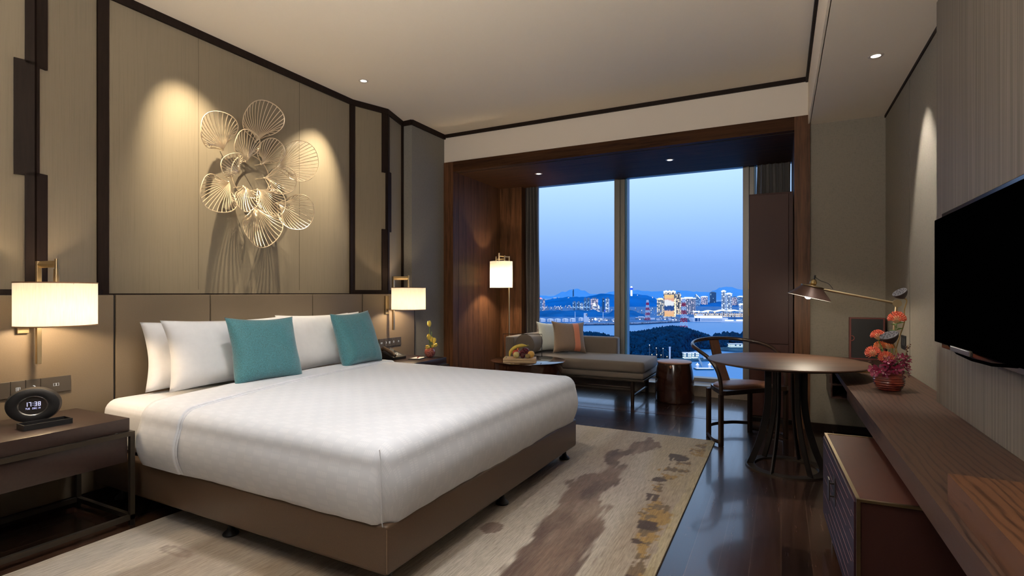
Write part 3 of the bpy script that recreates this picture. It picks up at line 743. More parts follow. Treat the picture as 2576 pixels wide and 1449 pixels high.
# ------------------------------------------------------------------ sconces
m_edge = M_noise('shade_edge', (0.25, 0.13, 0.06), 0.6)
def sconce(label, yb, ys):
    t = thing('wall_sconce', label, 'wall lamp', (XH, yb, 1.1))
    def add(n, b, m, s=False): return local(b.obj(n, m, t, s))
    b = MB(); b.box(XH, XH+0.018, yb-0.075, yb-0.025, 1.0, 1.185, 0.002); add('back_plate', b, m_brass)
    b = MB(); b.box(XH+0.018, XH+0.045, yb-0.065, yb-0.0, 1.03, 1.05); add('bracket', b, m_brass)
    b = MB(); b.box(-3.565, -3.545, yb-0.011, yb+0.011, 0.835, 1.385, 0.002); add('upright_bar', b, m_brass)
    b = MB(); b.box(-3.565, -3.39, ys-0.009, ys+0.009, 1.35, 1.385, 0.002) if abs(ys-yb) < 0.012 else b.tube([(-3.555, yb, 1.367), (-3.40, ys, 1.367)], 0.018, 4, flat=0.6); add('arm', b, m_brass)
    b = MB(); b.cyl((-3.40, ys, 1.26), (-3.40, ys, 1.34), 0.013); b.cyl((-3.40, ys, 1.34), (-3.40, ys, 1.395), 0.009); add('stem', b, m_brass, True)
    b = MB(); R = 0.172
    b.lathe([(R, 1.045), (R, 1.10), (R, 1.16), (R, 1.22), (R, 1.268)], (-3.40, ys, 0), 64, cap=False); sh = add('lamp_shade', b, m_shade, True)
    b = MB()
    for z in (1.045, 1.268): b = MB(); b.lathe([(R-0.001, z-0.003), (R+0.0015, z-0.003), (R+0.0015, z+0.003), (R-0.001, z+0.003)], (-3.40, ys, 0), 64, cap=False); add('shade_trim', b, m_edge)
    b = MB()
    for a in (0, 2*PI/3, 4*PI/3): b.tube([(-3.40, ys, 1.255), (-3.40+R*math.cos(a), ys+R*math.sin(a), 1.262)], 0.002, 6)
    add('spider', b, m_brass)
    b = MB(); b.ball((-3.40, ys, 1.165), 0.028, 8); add('bulb', b, M_emit('bulb_glow', (1, 0.85, 0.6), 6), True)
    light('POINT', 'bulb_light', (-3.40, ys, 1.12), 17, (1, 0.76, 0.50), t, size=0.035)
sconce('brass wall sconce with drum shade above the clock nightstand', 1.405, 1.42)
sconce('brass wall sconce with drum shade on the far side of the bed', 4.335, 4.385)

# ------------------------------------------------------------------ switch panels
def icon_moon(b, y, z, r):
    n = 14; o1 = [(y+r*math.cos(a), z+r*math.sin(a)) for a in [math.radians(-110+220*i/n) for i in range(n+1)]]
    i1 = [(y-0.35*r+0.85*r*math.cos(a), z+0.85*r*math.sin(a)) for a in [math.radians(-80+160*i/n) for i in range(n+1)]]
    return o1, i1
def switch(label, ys, zc, kinds, h=0.086):
    y0, y1 = ys[0], ys[-1]; x = XH
    t = thing('switch_panel', label, 'switch panel', (x, (y0+y1)/2, zc-h/2))
    for (a, c), kind in zip(zip(ys[:-1], ys[1:]), kinds):
        b = MB(); b.box(x, x+0.009, a+0.001, c-0.001, zc-h/2, zc+h/2, 0.0015); pl = local(b.obj('plate', m_switch, t))
        yc = (a+c)/2; b = MB(); X = x+0.0095; w = 0.0013
        def ln(pts, closed=False): b.tube([(X, yc+p, zc+q) for p, q in pts], w*0.8, 4, closed)
        if kind == 'moon':
            ln([(0.010*math.cos(math.radians(a_)), 0.010*math.sin(math.radians(a_))) for a_ in range(-100, 101, 20)])
            ln([(-0.0018+0.0085*math.cos(math.radians(a_))*0.9, 0.0095*math.sin(math.radians(a_))) for a_ in range(-80, 81, 20)])
            ln([(0.006+0.0*i, -0.006+0.004*i) for i in range(4)])
            ln([(0, -0.024), (0.0, -0.022)])
        elif kind == 'book':
            ln([(-0.012, -0.007), (-0.012, 0.007), (-0.001, 0.007), (-0.001, -0.007)], True); ln([(0.001, -0.007), (0.001, 0.007), (0.012, 0.007), (0.012, -0.007)], True)
        elif kind == 'power':
            ln([(0.009*math.cos(math.radians(a_)), 0.009*math.sin(math.radians(a_))) for a_ in range(120, 421, 25)]); ln([(0, 0.0), (0, 0.012)])
        elif kind == 'curtain':
            ln([(-0.009, -0.007), (-0.009, 0.008), (0.009, 0.008), (0.009, -0.007)], True); ln([(-0.009, 0.001), (0.009, 0.001)]); ln([(0, 0.008), (0, -0.007)]); ln([(-0.009, -0.012), (0.009, -0.012)])
        elif kind == 'bell':
            ln([(-0.007, -0.006), (-0.005, 0.004), (0, 0.009), (0.005, 0.004), (0.007, -0.006)], True)
        else:
            for q in (0.004, 0.016): b.box(X-0.001, X+0.0005, yc+0.002, yc+0.018, zc+q, zc+q+0.005)
            ln([(-0.024, -0.02), (-0.024, -0.01)]); ln([(-0.034, -0.03), (-0.028, -0.03)]); ln([(-0.018, -0.03), (-0.012, -0.03)])
        local(b.obj('icon', m_icon, pl))
    return t
switch('bronze switch and socket panel above the clock', (1.05, 1.09, 1.178, 1.305, 1.368, 1.432, 1.572), 0.706, ('socket', 'socket', 'power', 'curtain', 'moon', 'book'))
switch('bronze switch panel on the headboard above the telephone', (4.17, 4.245, 4.30, 4.36, 4.43, 4.52), 0.708, ('book', 'moon', 'curtain', 'power', 'bell'))

# ------------------------------------------------------------------ clock radio and tray
ck = thing('clock_radio', 'round black clock radio glowing on the near nightstand', 'clock', (-3.375, 1.315, 0.56), math.radians(-28))
def ring_solid(R, r, T, sq=0.92):
    b = MB(); n = 56
    prof = [(r, T/2-0.004), (r+0.008, T/2), (R*0.80, T/2+0.001), (R*0.94, T/2-0.006), (R, 0.0), (R*0.94, -T/2+0.006), (R*0.6, -T/2), (0.001, -T/2)]
    M = Matrix(((0, 0, 1), (1, 0, 0), (0, 1, 0)))
    b.lathe(prof, (0, 0, R*sq), n, False, 1.12, sq, M); return b
ring_solid(0.098, 0.047, 0.075).obj('body', m_blackplastic, ck, True, 50)
M_ = Matrix(((0, 0, 1), (1, 0, 0), (0, 1, 0)))
b = MB(); b.lathe([(0.046, 0.030), (0.0475, 0.036), (0.052, 0.038), (0.054, 0.0355)], (0, 0, 0.090), 48, False, 1.12, 0.92, M_); b.obj('bezel', m_chrome, ck, True)
b = MB(); b.lathe([(0.0005, 0.031), (0.0465, 0.031)], (0, 0, 0.090), 48, False, 1.12, 0.92, M_); scr = b.obj('display', base('display_glass', (0.035, 0.03, 0.028), 0.12)[0], ck)
def textmesh(name, txt, size, mat, parent, loc, rot, ext=0.0003, sx=1.0, bold=0.0):
    cu = bpy.data.curves.new(name, 'FONT'); cu.body = txt; cu.size = size; cu.extrude = ext; cu.align_x = 'CENTER'; cu.align_y = 'CENTER'; cu.offset = bold
    tmp = bpy.data.objects.new('tmp', cu); C.objects.link(tmp)
    dg = bpy.context.evaluated_depsgraph_get(); me = bpy.data.meshes.new_from_object(tmp.evaluated_get(dg))
    bpy.data.objects.remove(tmp); me.name = name; me.materials.clear(); me.materials.append(mat)
    o = bpy.data.objects.new(name, me); C.objects.link(o); o.parent = parent; o.location = loc; o.rotation_euler = rot; o.scale = (sx, 1, 1); return o
m_led = M_emit('clock_digits_glow', (0.62, 0.62, 1.0), 1.5)
SEG = {'0': 'abcdef', '1': 'bc', '2': 'abged', '3': 'abgcd', '4': 'fgbc', '5': 'afgcd', '6': 'afgedc', '7': 'abc', '8': 'abcdefg', '9': 'abcdfg'}
b = MB(); cx_ = -0.030; h_ = 0.021; w_ = 0.0098; th_ = 0.0024; zc_ = 0.098
def seg(x, s):
    z0, z1, z2 = zc_-h_/2, zc_, zc_+h_/2
    R_ = {'a': (x, x+w_, z2-th_, z2), 'd': (x, x+w_, z0, z0+th_), 'g': (x, x+w_, z1-th_/2, z1+th_/2), 'f': (x, x+th_, z1, z2), 'e': (x, x+th_, z0, z1), 'b': (x+w_-th_, x+w_, z1, z2), 'c': (x+w_-th_, x+w_, z0, z1)}[s]
    b.box(0.0315, 0.032, R_[0], R_[1], R_[2], R_[3])
for ch in '17:38':
    if ch == ':':
        for q in (-0.005, 0.005): b.box(0.0315, 0.032, cx_+0.001, cx_+0.0035, zc_+q-0.0013, zc_+q+0.0013)
        cx_ += 0.0075; continue
    for s in SEG[ch]: seg(cx_, s)
    cx_ += w_+0.0042
b.obj('digits', m_led, scr)
textmesh('date_text', 'TUE   DEC 19', 0.0115, m_led, scr, (0.0318, 0, 0.076), (PI/2, 0, PI/2), sx=0.85)
tr = thing('valet_tray', 'small black rectangular tray in front of the clock', 'tray', (-3.235, 1.305, 0.56), math.radians(-4))
b = MB(); b.box(-0.045, 0.045, -0.095, 0.095, 0, 0.004)
for a in ((-0.045, -0.040, -0.095, 0.095), (0.040, 0.045, -0.095, 0.095), (-0.04, 0.04, -0.095, -0.090), (-0.04, 0.04, 0.090, 0.095)): b.box(*a, 0.004, 0.026)
b.obj('tray_body', m_blackplastic, tr)

# ------------------------------------------------------------------ telephone, notepad, tulips
ph = thing('telephone', 'dark brown desk telephone on the far nightstand', 'telephone', (-3.45, 4.20, 0.56), math.radians(-8))
b = MB(); vs = b.box(-0.095, 0.10, -0.085, 0.085, 0, 0.085, 0.006)
for v in vs:
    if v.co.z > 0.02: v.co.z = 0.012+(v.co.z)*(0.82-(v.co.x+0.095)/0.195*0.62)
b.obj('body', m_blackplastic, ph, True, 30)
b = MB(); b.tube([(-0.10, -0.055, 0.088), (-0.07, -0.055, 0.105), (0.05, -0.055, 0.064), (0.085, -0.055, 0.035)], 0.02, 10, flat=0.8); b.obj('handset', M_noise('handset_plastic', (0.075, 0.05, 0.035), 0.35), ph, True)
b = MB(); b.tube([(-0.07, 0.02, 0.083), (-0.015, 0.02, 0.066)], 0.026, 4, flat=0.1); b.obj('paper_card', m_paper, ph)
for i in range(4):
    for j in range(3):
        b = MB(); x = 0.005+i*0.017; b.box(x, x+0.011, -0.005+j*0.02, 0.008+j*0.02, 0.054-i*0.0055, 0.060-i*0.0055); b.obj('button', m_paper, ph)
npd = thing('notepad', 'white notepad in a black folder beside the telephone', 'notepad', (-3.24, 4.315, 0.56), math.radians(12))
b = MB(); b.box(-0.06, 0.06, -0.085, 0.085, 0, 0.006); b.obj('folder', m_blackplastic, npd)
b = MB(); b.box(-0.045, 0.05, -0.06, 0.07, 0.006, 0.009); b.obj('paper', m_paper, npd)
b = MB(); b.cyl((-3.21, 4.28, 0.573), (-3.27, 4.39, 0.573), 0.004, n=10); pen = center_origin(b.obj('pen', m_redpen)); tag(pen, 'red pen lying across the notepad', 'pen')
VX, VY = -3.20, 4.475
b = MB(); R = 0.056
b.lathe([(0.024, 0.0), (0.030, 0.003), (0.046, 0.018), (R, 0.045), (0.053, 0.070), (0.040, 0.092), (0.033, 0.098), (0.029, 0.098), (0.036, 0.088)], (0, 0, 0), 40, True)
v1 = b.obj('bud_vase', m_vase1, None, True); v1.location = (VX, VY, 0.56); tag(v1, 'small round speckled red vase on the far nightstand', 'vase')
def tulip(label, head, tilt, size=0.030, grp='yellow tulips in the round vase'):
    # head: (along wall y, height z, out x)
    t = thing('tulip', label, 'flower', (VX, VY, 0.63), 0, grp)
    hy, hz, hx = head; tip = Vector((hx, hy, hz))
    d = Vector((tilt[0], tilt[1], tilt[2])).normalized()
    b0 = tip-d*size
    b = MB(); b.tube([(0, 0, 0), tuple(Vector((hx*0.2, hy*0.2, hz*0.5))), tuple(b0-d*0.02), tuple(b0)], 0.0032, 7); b.obj('stem', m_stem, t, True)
    b = MB(); q = d.to_track_quat('Z', 'Y').to_matrix()
    for k in range(6):
        a0 = 2*PI*k/6+(0.5 if k % 2 else 0); rr = size*(0.62 if k % 2 else 0.70)
        def P(u, v):
            a = a0+(u-0.5)*1.35*math.sin(PI*min(0.98, 0.12+v*0.86))**0.7; r = rr*math.sin(PI*(0.06+0.80*v))**0.6
            return b0+q@Vector((r*math.cos(a), r*math.sin(a), v*size*2.1))
        b.grid(P, 5, 8)
    b.obj('bloom', m_tulip, t, True)
    return t
tulip('tallest yellow tulip standing straight up in the round vase', (-0.010, 0.270, 0.0), (0.0, -0.1, 1))
tulip('yellow tulip on the left at mid height in the round vase', (-0.045, 0.138, 0.02), (0.1, -0.3, 1))
tulip('yellow tulip just left of centre, below the mid height one', (-0.015, 0.114, 0.03), (0.1, -0.2, 1), 0.027)
tulip('yellow tulip on the right side of the round vase', (0.045, 0.094, 0.02), (0.1, 0.15, 1))
tulip('yellow tulip drooping sideways to the left over the vase rim', (-0.078, 0.042, 0.03), (0.1, -1, 0.05))
tulip('yellow tulip resting low on the front rim of the vase', (-0.020, 0.048, 0.05), (0.6, -0.5, 0.5), 0.024)
tulip('yellow tulip resting low on the right rim of the vase', (0.030, 0.050, 0.045), (0.4, 0.6, 0.4), 0.025)
lf = thing('tulip_leaf', 'slim green leaf rising beside the tallest tulip', 'leaf', (VX, VY, 0.63))
b = MB()
def LP(u, v): return Vector((0.004*math.sin(PI*u)+0.004, 0.012+0.012*v+(u-0.5)*0.014*math.sin(PI*min(1, v*0.95+0.04)), 0.02+0.17*v))
b.grid(LP, 5, 12); b.obj('blade', m_stem, lf, True)

# ------------------------------------------------------------------ wall sculpture of wire petals
def onX(px, py, X):
    a = ray(px); t = X/a[0]; return Vector((X, a[1]*t, CAMH-(py-HY)/FPX*t))
sc_ = thing('wall_sculpture', 'champagne metal wall sculpture of overlapping wire petals above the bed', 'wall art', (-3.815, 2.93, 2.15))
def petal(bx, by, tx, ty, wid, xb, xt, ribs, seed, rot=0):
    f = 2.8975
    B = onX(450+bx/f, 220+by/f, xb); T = onX(450+tx/f, 220+ty/f, xt)
    ax = T-B; L = ax.length; a = ax.normalized(); nrm = Vector((1, 0, 0)); nrm = (nrm-a*nrm.dot(a)).normalized(); s = a.cross(nrm)
    mx_, my_ = (bx+tx)/2, (by+ty)/2; dx_, dy_ = tx-bx, ty-by; dl_ = math.hypot(dx_, dy_); nx_, ny_ = -dy_/dl_*wid/2, dx_/dl_*wid/2
    sv = onX(450+(mx_+nx_)/f, 220+(my_+ny_)/f, xt)-onX(450+(mx_-nx_)/f, 220+(my_-ny_)/f, xt); W_ = sv.length; s = sv.normalized()
    b = MB()
    cen = 0.56*L; ra = 0.44*L; rb = W_/2
    def rim(phi):   # phi 0 = tip, +-pi = base
        r_ = Vector((0, 0, 0)); c = math.cos(phi); q = math.sin(phi)
        along = cen+ra*c; side = rb*q*(1-0.10*c)
        cup = 0.055*(q*q)*W_/0.3+0.03*max(0, c)
        return B+a*along+s*side+nrm*(cup)
    M_n = 56
    rimp = [rim(-2.75+5.5*i/M_n) for i in range(M_n+1)]
    b.tube([B+a*0.004]+rimp+[B+a*0.004], 0.0036, 6)
    for i in range(ribs):
        phi = -2.55+5.1*i/(ribs-1); E = rim(phi)
        side0 = math.sin(phi)
        c1 = B+a*(0.14*L)+s*(side0*rb*0.10)+nrm*(0.035+0.02*abs(side0))
        c2 = B+a*(max(0.3, 0.30+0.25*math.cos(phi))*L)+s*(side0*rb*0.62)+nrm*(-0.012)
        pts = []
        for k in range(13):
            t = k/12; pts.append(B*(1-t)**3+c1*3*t*(1-t)**2+c2*3*t*t*(1-t)+E*t**3)
        b.tube(pts, 0.0028, 5)
    b.ball(B, 0.009, 6)
    o = b.obj('petal', m_art, sc_, True); local(o)
PET = [(318, 455, 195, 178, 285, -3.785, -3.70, 23), (560, 395, 605, 95, 300, -3.80, -3.755, 23), (705, 585, 1000, 500, 300, -3.785, -3.68, 25),
       (712, 845, 955, 985, 265, -3.785, -3.68, 23), (545, 875, 612, 1175, 290, -3.785, -3.66, 25), (362, 690, 165, 868, 320, -3.785, -3.69, 25),
       (485, 540, 462, 302, 190, -3.73, -3.67, 19), (600, 560, 700, 382, 195, -3.74, -3.71, 19), (622, 660, 848, 705, 205, -3.71, -3.62, 21),
       (572, 745, 735, 935, 190, -3.70, -3.61, 21), (470, 722, 480, 918, 178, -3.70, -3.62, 19), (436, 622, 292, 520, 200, -3.71, -3.64, 19)]
for i, p in enumerate(PET): petal(*p, i)
b = MB()
ctr = onX(450+525/2.8975, 220+650/2.8975, -3.77)
b.tube([ctr+Vector((0, 0.17*math.cos(a), 0.17*math.sin(a))) for a in [2*PI*k/40 for k in range(40)]], 0.004, 6, True)
for i, p in enumerate(PET):
    B_ = onX(450+p[0]/2.8975, 220+p[1]/2.8975, p[5]); b.tube([B_, Vector((-3.815, B_.y, B_.z))], 0.0035, 6)
local(b.obj('mount', m_art, sc_, True))

# ------------------------------------------------------------------ curtains
def curtain(label, x0, x1, y, z0, z1, folds, amp):
    b = MB()
    def P(u, v):
        x = x0+(x1-x0)*u; return Vector((x+0.008*math.sin(v*7+u*5), y+amp*math.sin(u*folds*2*PI)*(0.75+0.25*v)+0.01*math.sin(u*folds*5.1+v*3), z0+(z1-z0)*v))
    b.grid(P, folds*14, 14)
    o = b.obj('curtain', m_curtain, None, True, ); tag(center_origin(o), label, 'curtain'); return o
curtain('grey brown curtain drawn to the left side of the window beside the lamp', -3.19, -2.985, 6.74, 0.14, 2.745, 4, 0.04)
curtain('dark curtain bunched above and behind the tall red cabinet', -0.25, 0.10, 6.74, 0.14, 2.745, 5, 0.04)

# ------------------------------------------------------------------ tall red cabinet in the bay
rc = thing('tall_cabinet', 'tall oxblood leather cabinet standing at the right side of the bay', 'cabinet', (-0.09, 5.75, 0))
def add(n, b, m, p=None, s=False): return local(b.obj(n, m, p or rc, s))
b = MB(); b.box(-0.272, 0.10, 5.53, 6.05, 0.05, 2.15, 0.004); add('body', b, m_redleather)
b = MB(); b.box(-0.25, 0.10, 5.56, 6.0, 0, 0.05); add('plinth', b, m_blackmetal)
b = MB(); b.box(-0.268, 0.062, 5.515, 5.53, 0.742, 2.135, 0.003); d1 = add('door', b, m_redleather)
b = MB(); b.box(-0.268, 0.062, 5.515, 5.53, 0.06, 0.736, 0.003); add('door', b, m_redleather)
b = MB(); b.box(-0.272, 0.098, 5.517, 5.53, 0.045, 0.053); add('metal_edge', b, m_bronze)
b = MB()
for z in (1.0, 1.25): b.cyl((-0.276, 5.522, z), (-0.276, 5.522, z+0.07), 0.005)
add('hinge', b, m_brass)

# ------------------------------------------------------------------ chaise longue
cz = thing('chaise_longue', 'grey brown upholstered daybed with raised left arm by the window', 'daybed', (-2.145, 6.1, 0))
def add(n, b, m, s=False, ang=None): return local(b.obj(n, m, cz, s or bool(ang), ang))
X0, X1, Y0, Y1 = -2.99, -1.30, 5.70, 6.50
b = MB(); b.box(X0, X1, Y0, Y1, 0.258, 0.283, 0.004); add('frame_rail', b, m_bronze)
for x, y in ((X0+0.06, Y0+0.05), (X1-0.14, Y0+0.05), (X0+0.06, Y1-0.05), (X1-0.14, Y1-0.05)):
    b = MB(); b.cyl((x, y, 0), (x, y, 0.26), 0.019, 0.026, 14); add('leg', b, m_chairwood, True)
b = MB(); b.cyl((X0+0.06, Y0+0.05, 0.185), (X1-0.14, Y0+0.05, 0.185), 0.012); b.cyl((X0+0.06, Y1-0.05, 0.185), (X1-0.14, Y1-0.05, 0.185), 0.012); add('stretcher', b, m_chairwood, True)
b = MB()
for x in (X0+0.06, X1-0.14): b.box(x-0.010, x+0.010, Y0+0.05, Y1-0.05, 0.085, 0.10)
add('side_rail', b, m_bronze)
b = MB(); b.box(X0+0.01, X1-0.012, Y0+0.01, Y1, 0.283, 0.352, 0.02, 3); add('seat_base', b, m_upholst, ang=60)
b = MB(); b.box(X0+0.09, X1, Y0-0.005, Y1-0.10, 0.352, 0.462, 0.034, 4)
for v in b.bm.verts:
    if v.co.z > 0.45: v.co.z += 0.012
add('seat_cushion', b, m_upholst, ang=60)
b = MB(); b.tube([(X1-0.006, Y0+0.0, 0.37), (X1-0.003, Y0-0.002, 0.41), (X1-0.006, Y0+0.0, 0.45)], 0.003); add('piping', b, m_upholst, True)
b = MB(); b.box(-2.93, -1.78, Y1-0.13, Y1, 0.35, 0.672, 0.028, 4); add('backrest', b, m_upholst, ang=60)
b = MB(); b.box(X0, -2.875, Y0+0.03, Y1, 0.352, 0.69, 0.022, 4); add('armrest', b, m_upholst, ang=60)
bo = thing('bolster_cushion', 'round grey brown bolster lying against the arm of the daybed', 'cushion', (-2.745, 6.06, 0.60))
b = MB(); R = 0.122
b.lathe([(0.002, -0.30), (R*0.85, -0.30), (R*0.98, -0.285), (R, -0.26), (R, 0.27), (R*0.98, 0.295), (0.002, 0.30)], (0, 0, 0), 36, False, M=Matrix(((1, 0, 0), (0, 0, 1), (0, 1, 0))))
b.obj('cover', m_upholst, bo, True, 50)
b = MB()
for s in (-1, 1): b.tube([(R*0.97*math.cos(a), s*0.287, R*0.97*math.sin(a)) for a in [2*PI*k/36 for k in range(36)]], 0.004, 6, True)
b.obj('piping', m_upholst, bo, True)
p1 = pillow('cushion', 'pale mint cushion with beaded edge on the daybed, behind the brown one', 'cushion', 0.42, 0.38, 0.14, (-2.565, 6.20, 0.662), -44, 16, m_palecush, 4, 11, pinch=0.13, wr=0.003)
p2 = pillow('cushion', 'brown cushion with a coral stripe standing on the daybed', 'cushion', 0.43, 0.40, 0.15, (-2.325, 6.15, 0.672), -48, 18, m_browncush, 3, 12, pinch=0.13, wr=0.003)
def beads(o, w, h, pinch):
    b = MB()
    for k in range(26):
        c = -0.96+1.92*k/25
        x = -w/2*(1-pinch*(1-c*c)); b.ball((x, 0.0, h/2*c), 0.0055, 4)
    q = b.obj('beaded_edge', m_stitch, o, True)
beads(p1, 0.42, 0.38, 0.13); beads(p2, 0.43, 0.40, 0.13)
# stripe : a band following the cushion front
b = MB()
def SP(u, v):
    a = 0.20+0.36*u; c = -0.985+1.97*v; x = 0.215*a*(1-0.13*(1-c*c)*a*a); z = 0.20*c*(1-0.13*(1-a*a)*abs(c)**2)
    t = 0.075*(1-a**4)**0.55*max(0, 1-c**4)**0.55*(1-0.25*c)
    return Vector((x, -(t+0.0045), z))
b.grid(SP, 8, 30); b.obj('coral_stripe', m_orange, p2, True)
b = MB()
for k in range(10): b.ball(SP(0.02, 0.22+0.05*k)+Vector((0, -0.002, 0)), 0.0035, 4)
b.obj('stripe_stitching', m_stitch, p2, True)

# ------------------------------------------------------------------ floor lamp
fl = thing('floor_lamp', 'slim brass floor lamp with cylinder shade in the bay corner', 'floor lamp', (-3.205, 6.26, 0))
def add(n, b, m, s=True): return local(b.obj(n, m, fl, s))
b = MB(); b.lathe([(0.001, 0.0), (0.10, 0.0), (0.10, 0.012), (0.09, 0.018), (0.001, 0.018)], (-3.205, 6.26, 0), 32, False); add('base', b, m_brass)
b = MB(); b.cyl((-3.205, 6.26, 0.015), (-3.205, 6.26, 1.70), 0.0085, n=12); add('pole', b, m_brass)
LX, LY = -3.255, 6.13
b = MB(); R = 0.148; b.lathe([(R, 1.285), (R, 1.4), (R, 1.5), (R, 1.625)], (LX, LY, 0), 56, cap=False); add('lamp_shade', b, m_shade)
b = MB()
b.cyl((LX-0.06, LY-0.03, 1.62), (LX-0.06, LY-0.03, 1.69), 0.009); b.cyl((LX+0.055, LY-0.01, 1.62), (LX+0.055, LY-0.01, 1.70), 0.009)
b.tube([(LX-0.06, LY-0.03, 1.655), (LX+0.055, LY-0.01, 1.655)], 0.006); b.tube([(LX-0.02, LY-0.02, 1.64), (LX-0.02, LY-0.02, 1.735)], 0.011)
b.tube([(-3.205, 6.26, 1.69), (LX-0.02, LY-0.02, 1.695)], 0.007); b.tube([(LX-0.02, LY-0.02, 1.70), (LX+0.055, LY-0.01, 1.69)], 0.006); add('swing_bracket', b, m_brass)
b = MB(); b.ball((LX, LY, 1.46), 0.028, 8); add('bulb', b, M_emit('bulb_glow_b', (1, 0.85, 0.6), 6))
light('POINT', 'bulb_light', (LX, LY, 1.43), 42, (1, 0.78, 0.52), fl, size=0.04)

# ------------------------------------------------------------------ coffee table with fruit
ct = thing('coffee_table', 'round glossy dark brown drum coffee table beyond the bed', 'coffee table', (-2.42, 5.17, 0))
b = MB(); b.lathe([(0.001, 0.485), (0.37, 0.485), (0.395, 0.49), (0.40, 0.496), (0.392, 0.50), (0.001, 0.50)], n=64, cap=False); b.obj('tabletop', m_stool, ct, True, 50)
b = MB(); b.lathe([(0.26, 0.0), (0.27, 0.01), (0.305, 0.12), (0.345, 0.28), (0.368, 0.40), (0.372, 0.485)], n=64); b.obj('drum_body', m_stool, ct, True, 50)
tx, ty, ta = -2.43, 5.0, math.radians(21)
m_traywood = M_wood('light_tray_wood', (0.46, 0.30, 0.16), (0.62, 0.45, 0.27), 0.5, 'X', 0, 1)
ft = thing('fruit_tray', 'pale wooden serving board with black wire handle on the round table', 'tray', (tx, ty, 0.50), ta)
b = MB(); b.box(-0.17, 0.17, -0.095, 0.095, 0.0, 0.016, 0.002); b.box(-0.17, 0.17, -0.095, 0.095, 0.019, 0.042, 0.003); b.obj('board', m_traywood, ft)
b = MB(); b.tube([(-0.182, 0.02, 0.004), (-0.182, 0.02, 0.285), (0.225, 0.02, 0.285), (0.225, 0.02, 0.05), (0.172, 0.0, 0.05), (0.165, -0.05, 0.004)], 0.0042, 4); b.obj('wire_handle', m_blackmetal, ft)
def fr(name, label, cat, lx, ly, lz, group=None):
    p = Matrix.Rotation(ta, 4, 'Z')@Vector((lx, ly, 0)); return thing(name, label, cat, (tx+p.x, ty+p.y, 0.542+lz), ta, group)
def sphere_fruit(name, label, r, lx, ly, lz, m, sq=1.0, stem=True, prof=None):
    t = fr(name, label, 'fruit', lx, ly, lz)
    b = MB(); n = 14; pts = []
    for k in range(n+1):
        a = -PI/2+PI*k/n; rr = r*math.cos(a); z = r*math.sin(a)*sq
        if k > n-3: z -= r*0.10*(k-(n-3))/3
        pts.append((max(rr, 0.0006), z+r*sq))
    b.lathe(pts, n=28, cap=False); b.obj('flesh', m, t, True)
    if stem: b = MB(); b.tube([(0, 0, r*1.82*sq), (0.002, 0, r*2.15*sq)], 0.0013, 6); b.obj('stem', m_chairwood, t)
    return t
m_pear = M_noise('pale_yellow_apple', (0.66, 0.56, 0.24), 0.4, 0.1, (40, 40, 40), 0)
m_orangef = M_noise('yellow_orange_peel', (0.80, 0.46, 0.10), 0.45, 0.1, (90, 90, 90), 0.2)
m_kiwi = M_noise('kiwi_skin', (0.36, 0.24, 0.09), 0.8, 0.2, (140, 140, 140), 0.2)
m_plumf = M_noise('dark_plum', (0.10, 0.015, 0.02), 0.3, 0.3, (40, 40, 40), 0)
m_redapple = M_noise('red_apple', (0.50, 0.06, 0.04), 0.35, 0.3, (30, 30, 30), 0)
m_fig = M_noise('fig_flesh', (0.72, 0.20, 0.08), 0.5, 0.4, (60, 60, 60), 0)
m_banana = M_noise('banana_skin', (0.70, 0.53, 0.09), 0.5, 0.12, (30, 30, 30), 0)
m_grape = M_noise('red_grape', (0.13, 0.022, 0.035), 0.25, 0.25, (30, 30, 30), 0)
sphere_fruit('apple', 'pale yellow apple at the front of the fruit board', 0.034, -0.035, -0.055, 0, m_pear)
sphere_fruit('orange', 'yellow orange at the right end of the fruit board', 0.037, 0.115, -0.02, 0, m_orangef, stem=False)
t = sphere_fruit('kiwi', 'brown kiwi fruit at the front right of the fruit board', 0.026, 0.083, -0.066, 0, m_kiwi, 0.9, False)
sphere_fruit('plum', 'dark red plum beside the kiwi under the grapes', 0.026, 0.032, -0.062, 0, m_plumf, stem=False)
sphere_fruit('apple', 'red apple at the back of the fruit board behind the banana', 0.040, -0.045, 0.035, 0, m_redapple)
t = fr('fig_half', 'cut orange fig wedge on top of the fruit pile', 'fruit', -0.035, 0.03, 0.075)
b = MB(); b.lathe([(0.0005, 0), (0.016, 0.003), (0.020, 0.016), (0.010, 0.034), (0.0005, 0.042)], n=16, cap=False, sx=0.5, M=Matrix.Rotation(0.7, 3, 'Y')); b.obj('flesh', m_fig, t, True)
t = fr('banana', 'single yellow banana curving over the fruit pile', 'fruit', 0, 0, 0)
pts = []; rad = []
for k in range(17):
    s = k/16; a = math.radians(185-112*s)
    pts.append((0.030+0.135*math.cos(a), -0.045+0.02*s, 0.012+0.105*math.sin(a)+0.012)); rad.append(0.0175*min(1, 0.35+3*s)*(1 if s < 0.82 else 1-(s-0.82)*3.9))
b = MB(); b.tube(pts, 0.017, 10, rr=rad); b.obj('peel', m_banana, t, True)
b = MB(); b.tube([pts[-1], tuple(Vector(pts[-1])+Vector((0.018, 0.0, 0.006)))], 0.0055, 8); b.obj('stalk', M_noise('banana_stalk', (0.22, 0.25, 0.05), 0.5), t, True)
t = fr('grape_bunch', 'bunch of dark red grapes heaped beside the orange', 'fruit', 0.045, 0.0, 0)
gm = None; random.seed(4)
spots = []
for k in range(34):
    lv = k/34; z = 0.015+0.078*(lv**0.8); rad_ = 0.055*(1-lv)**0.55+0.008; a = k*2.4
    spots.append((rad_*math.cos(a)*0.9+0.012*lv, rad_*math.sin(a)*0.6, z))
b = MB(); b.ball((0, 0, 0), 0.0125, 8); g0 = b.obj('grape', m_grape, t, True); g0.location = spots[0]
for s in spots[1:]:
    c = g0.copy(); C.objects.link(c); c.parent = t; c.location = s
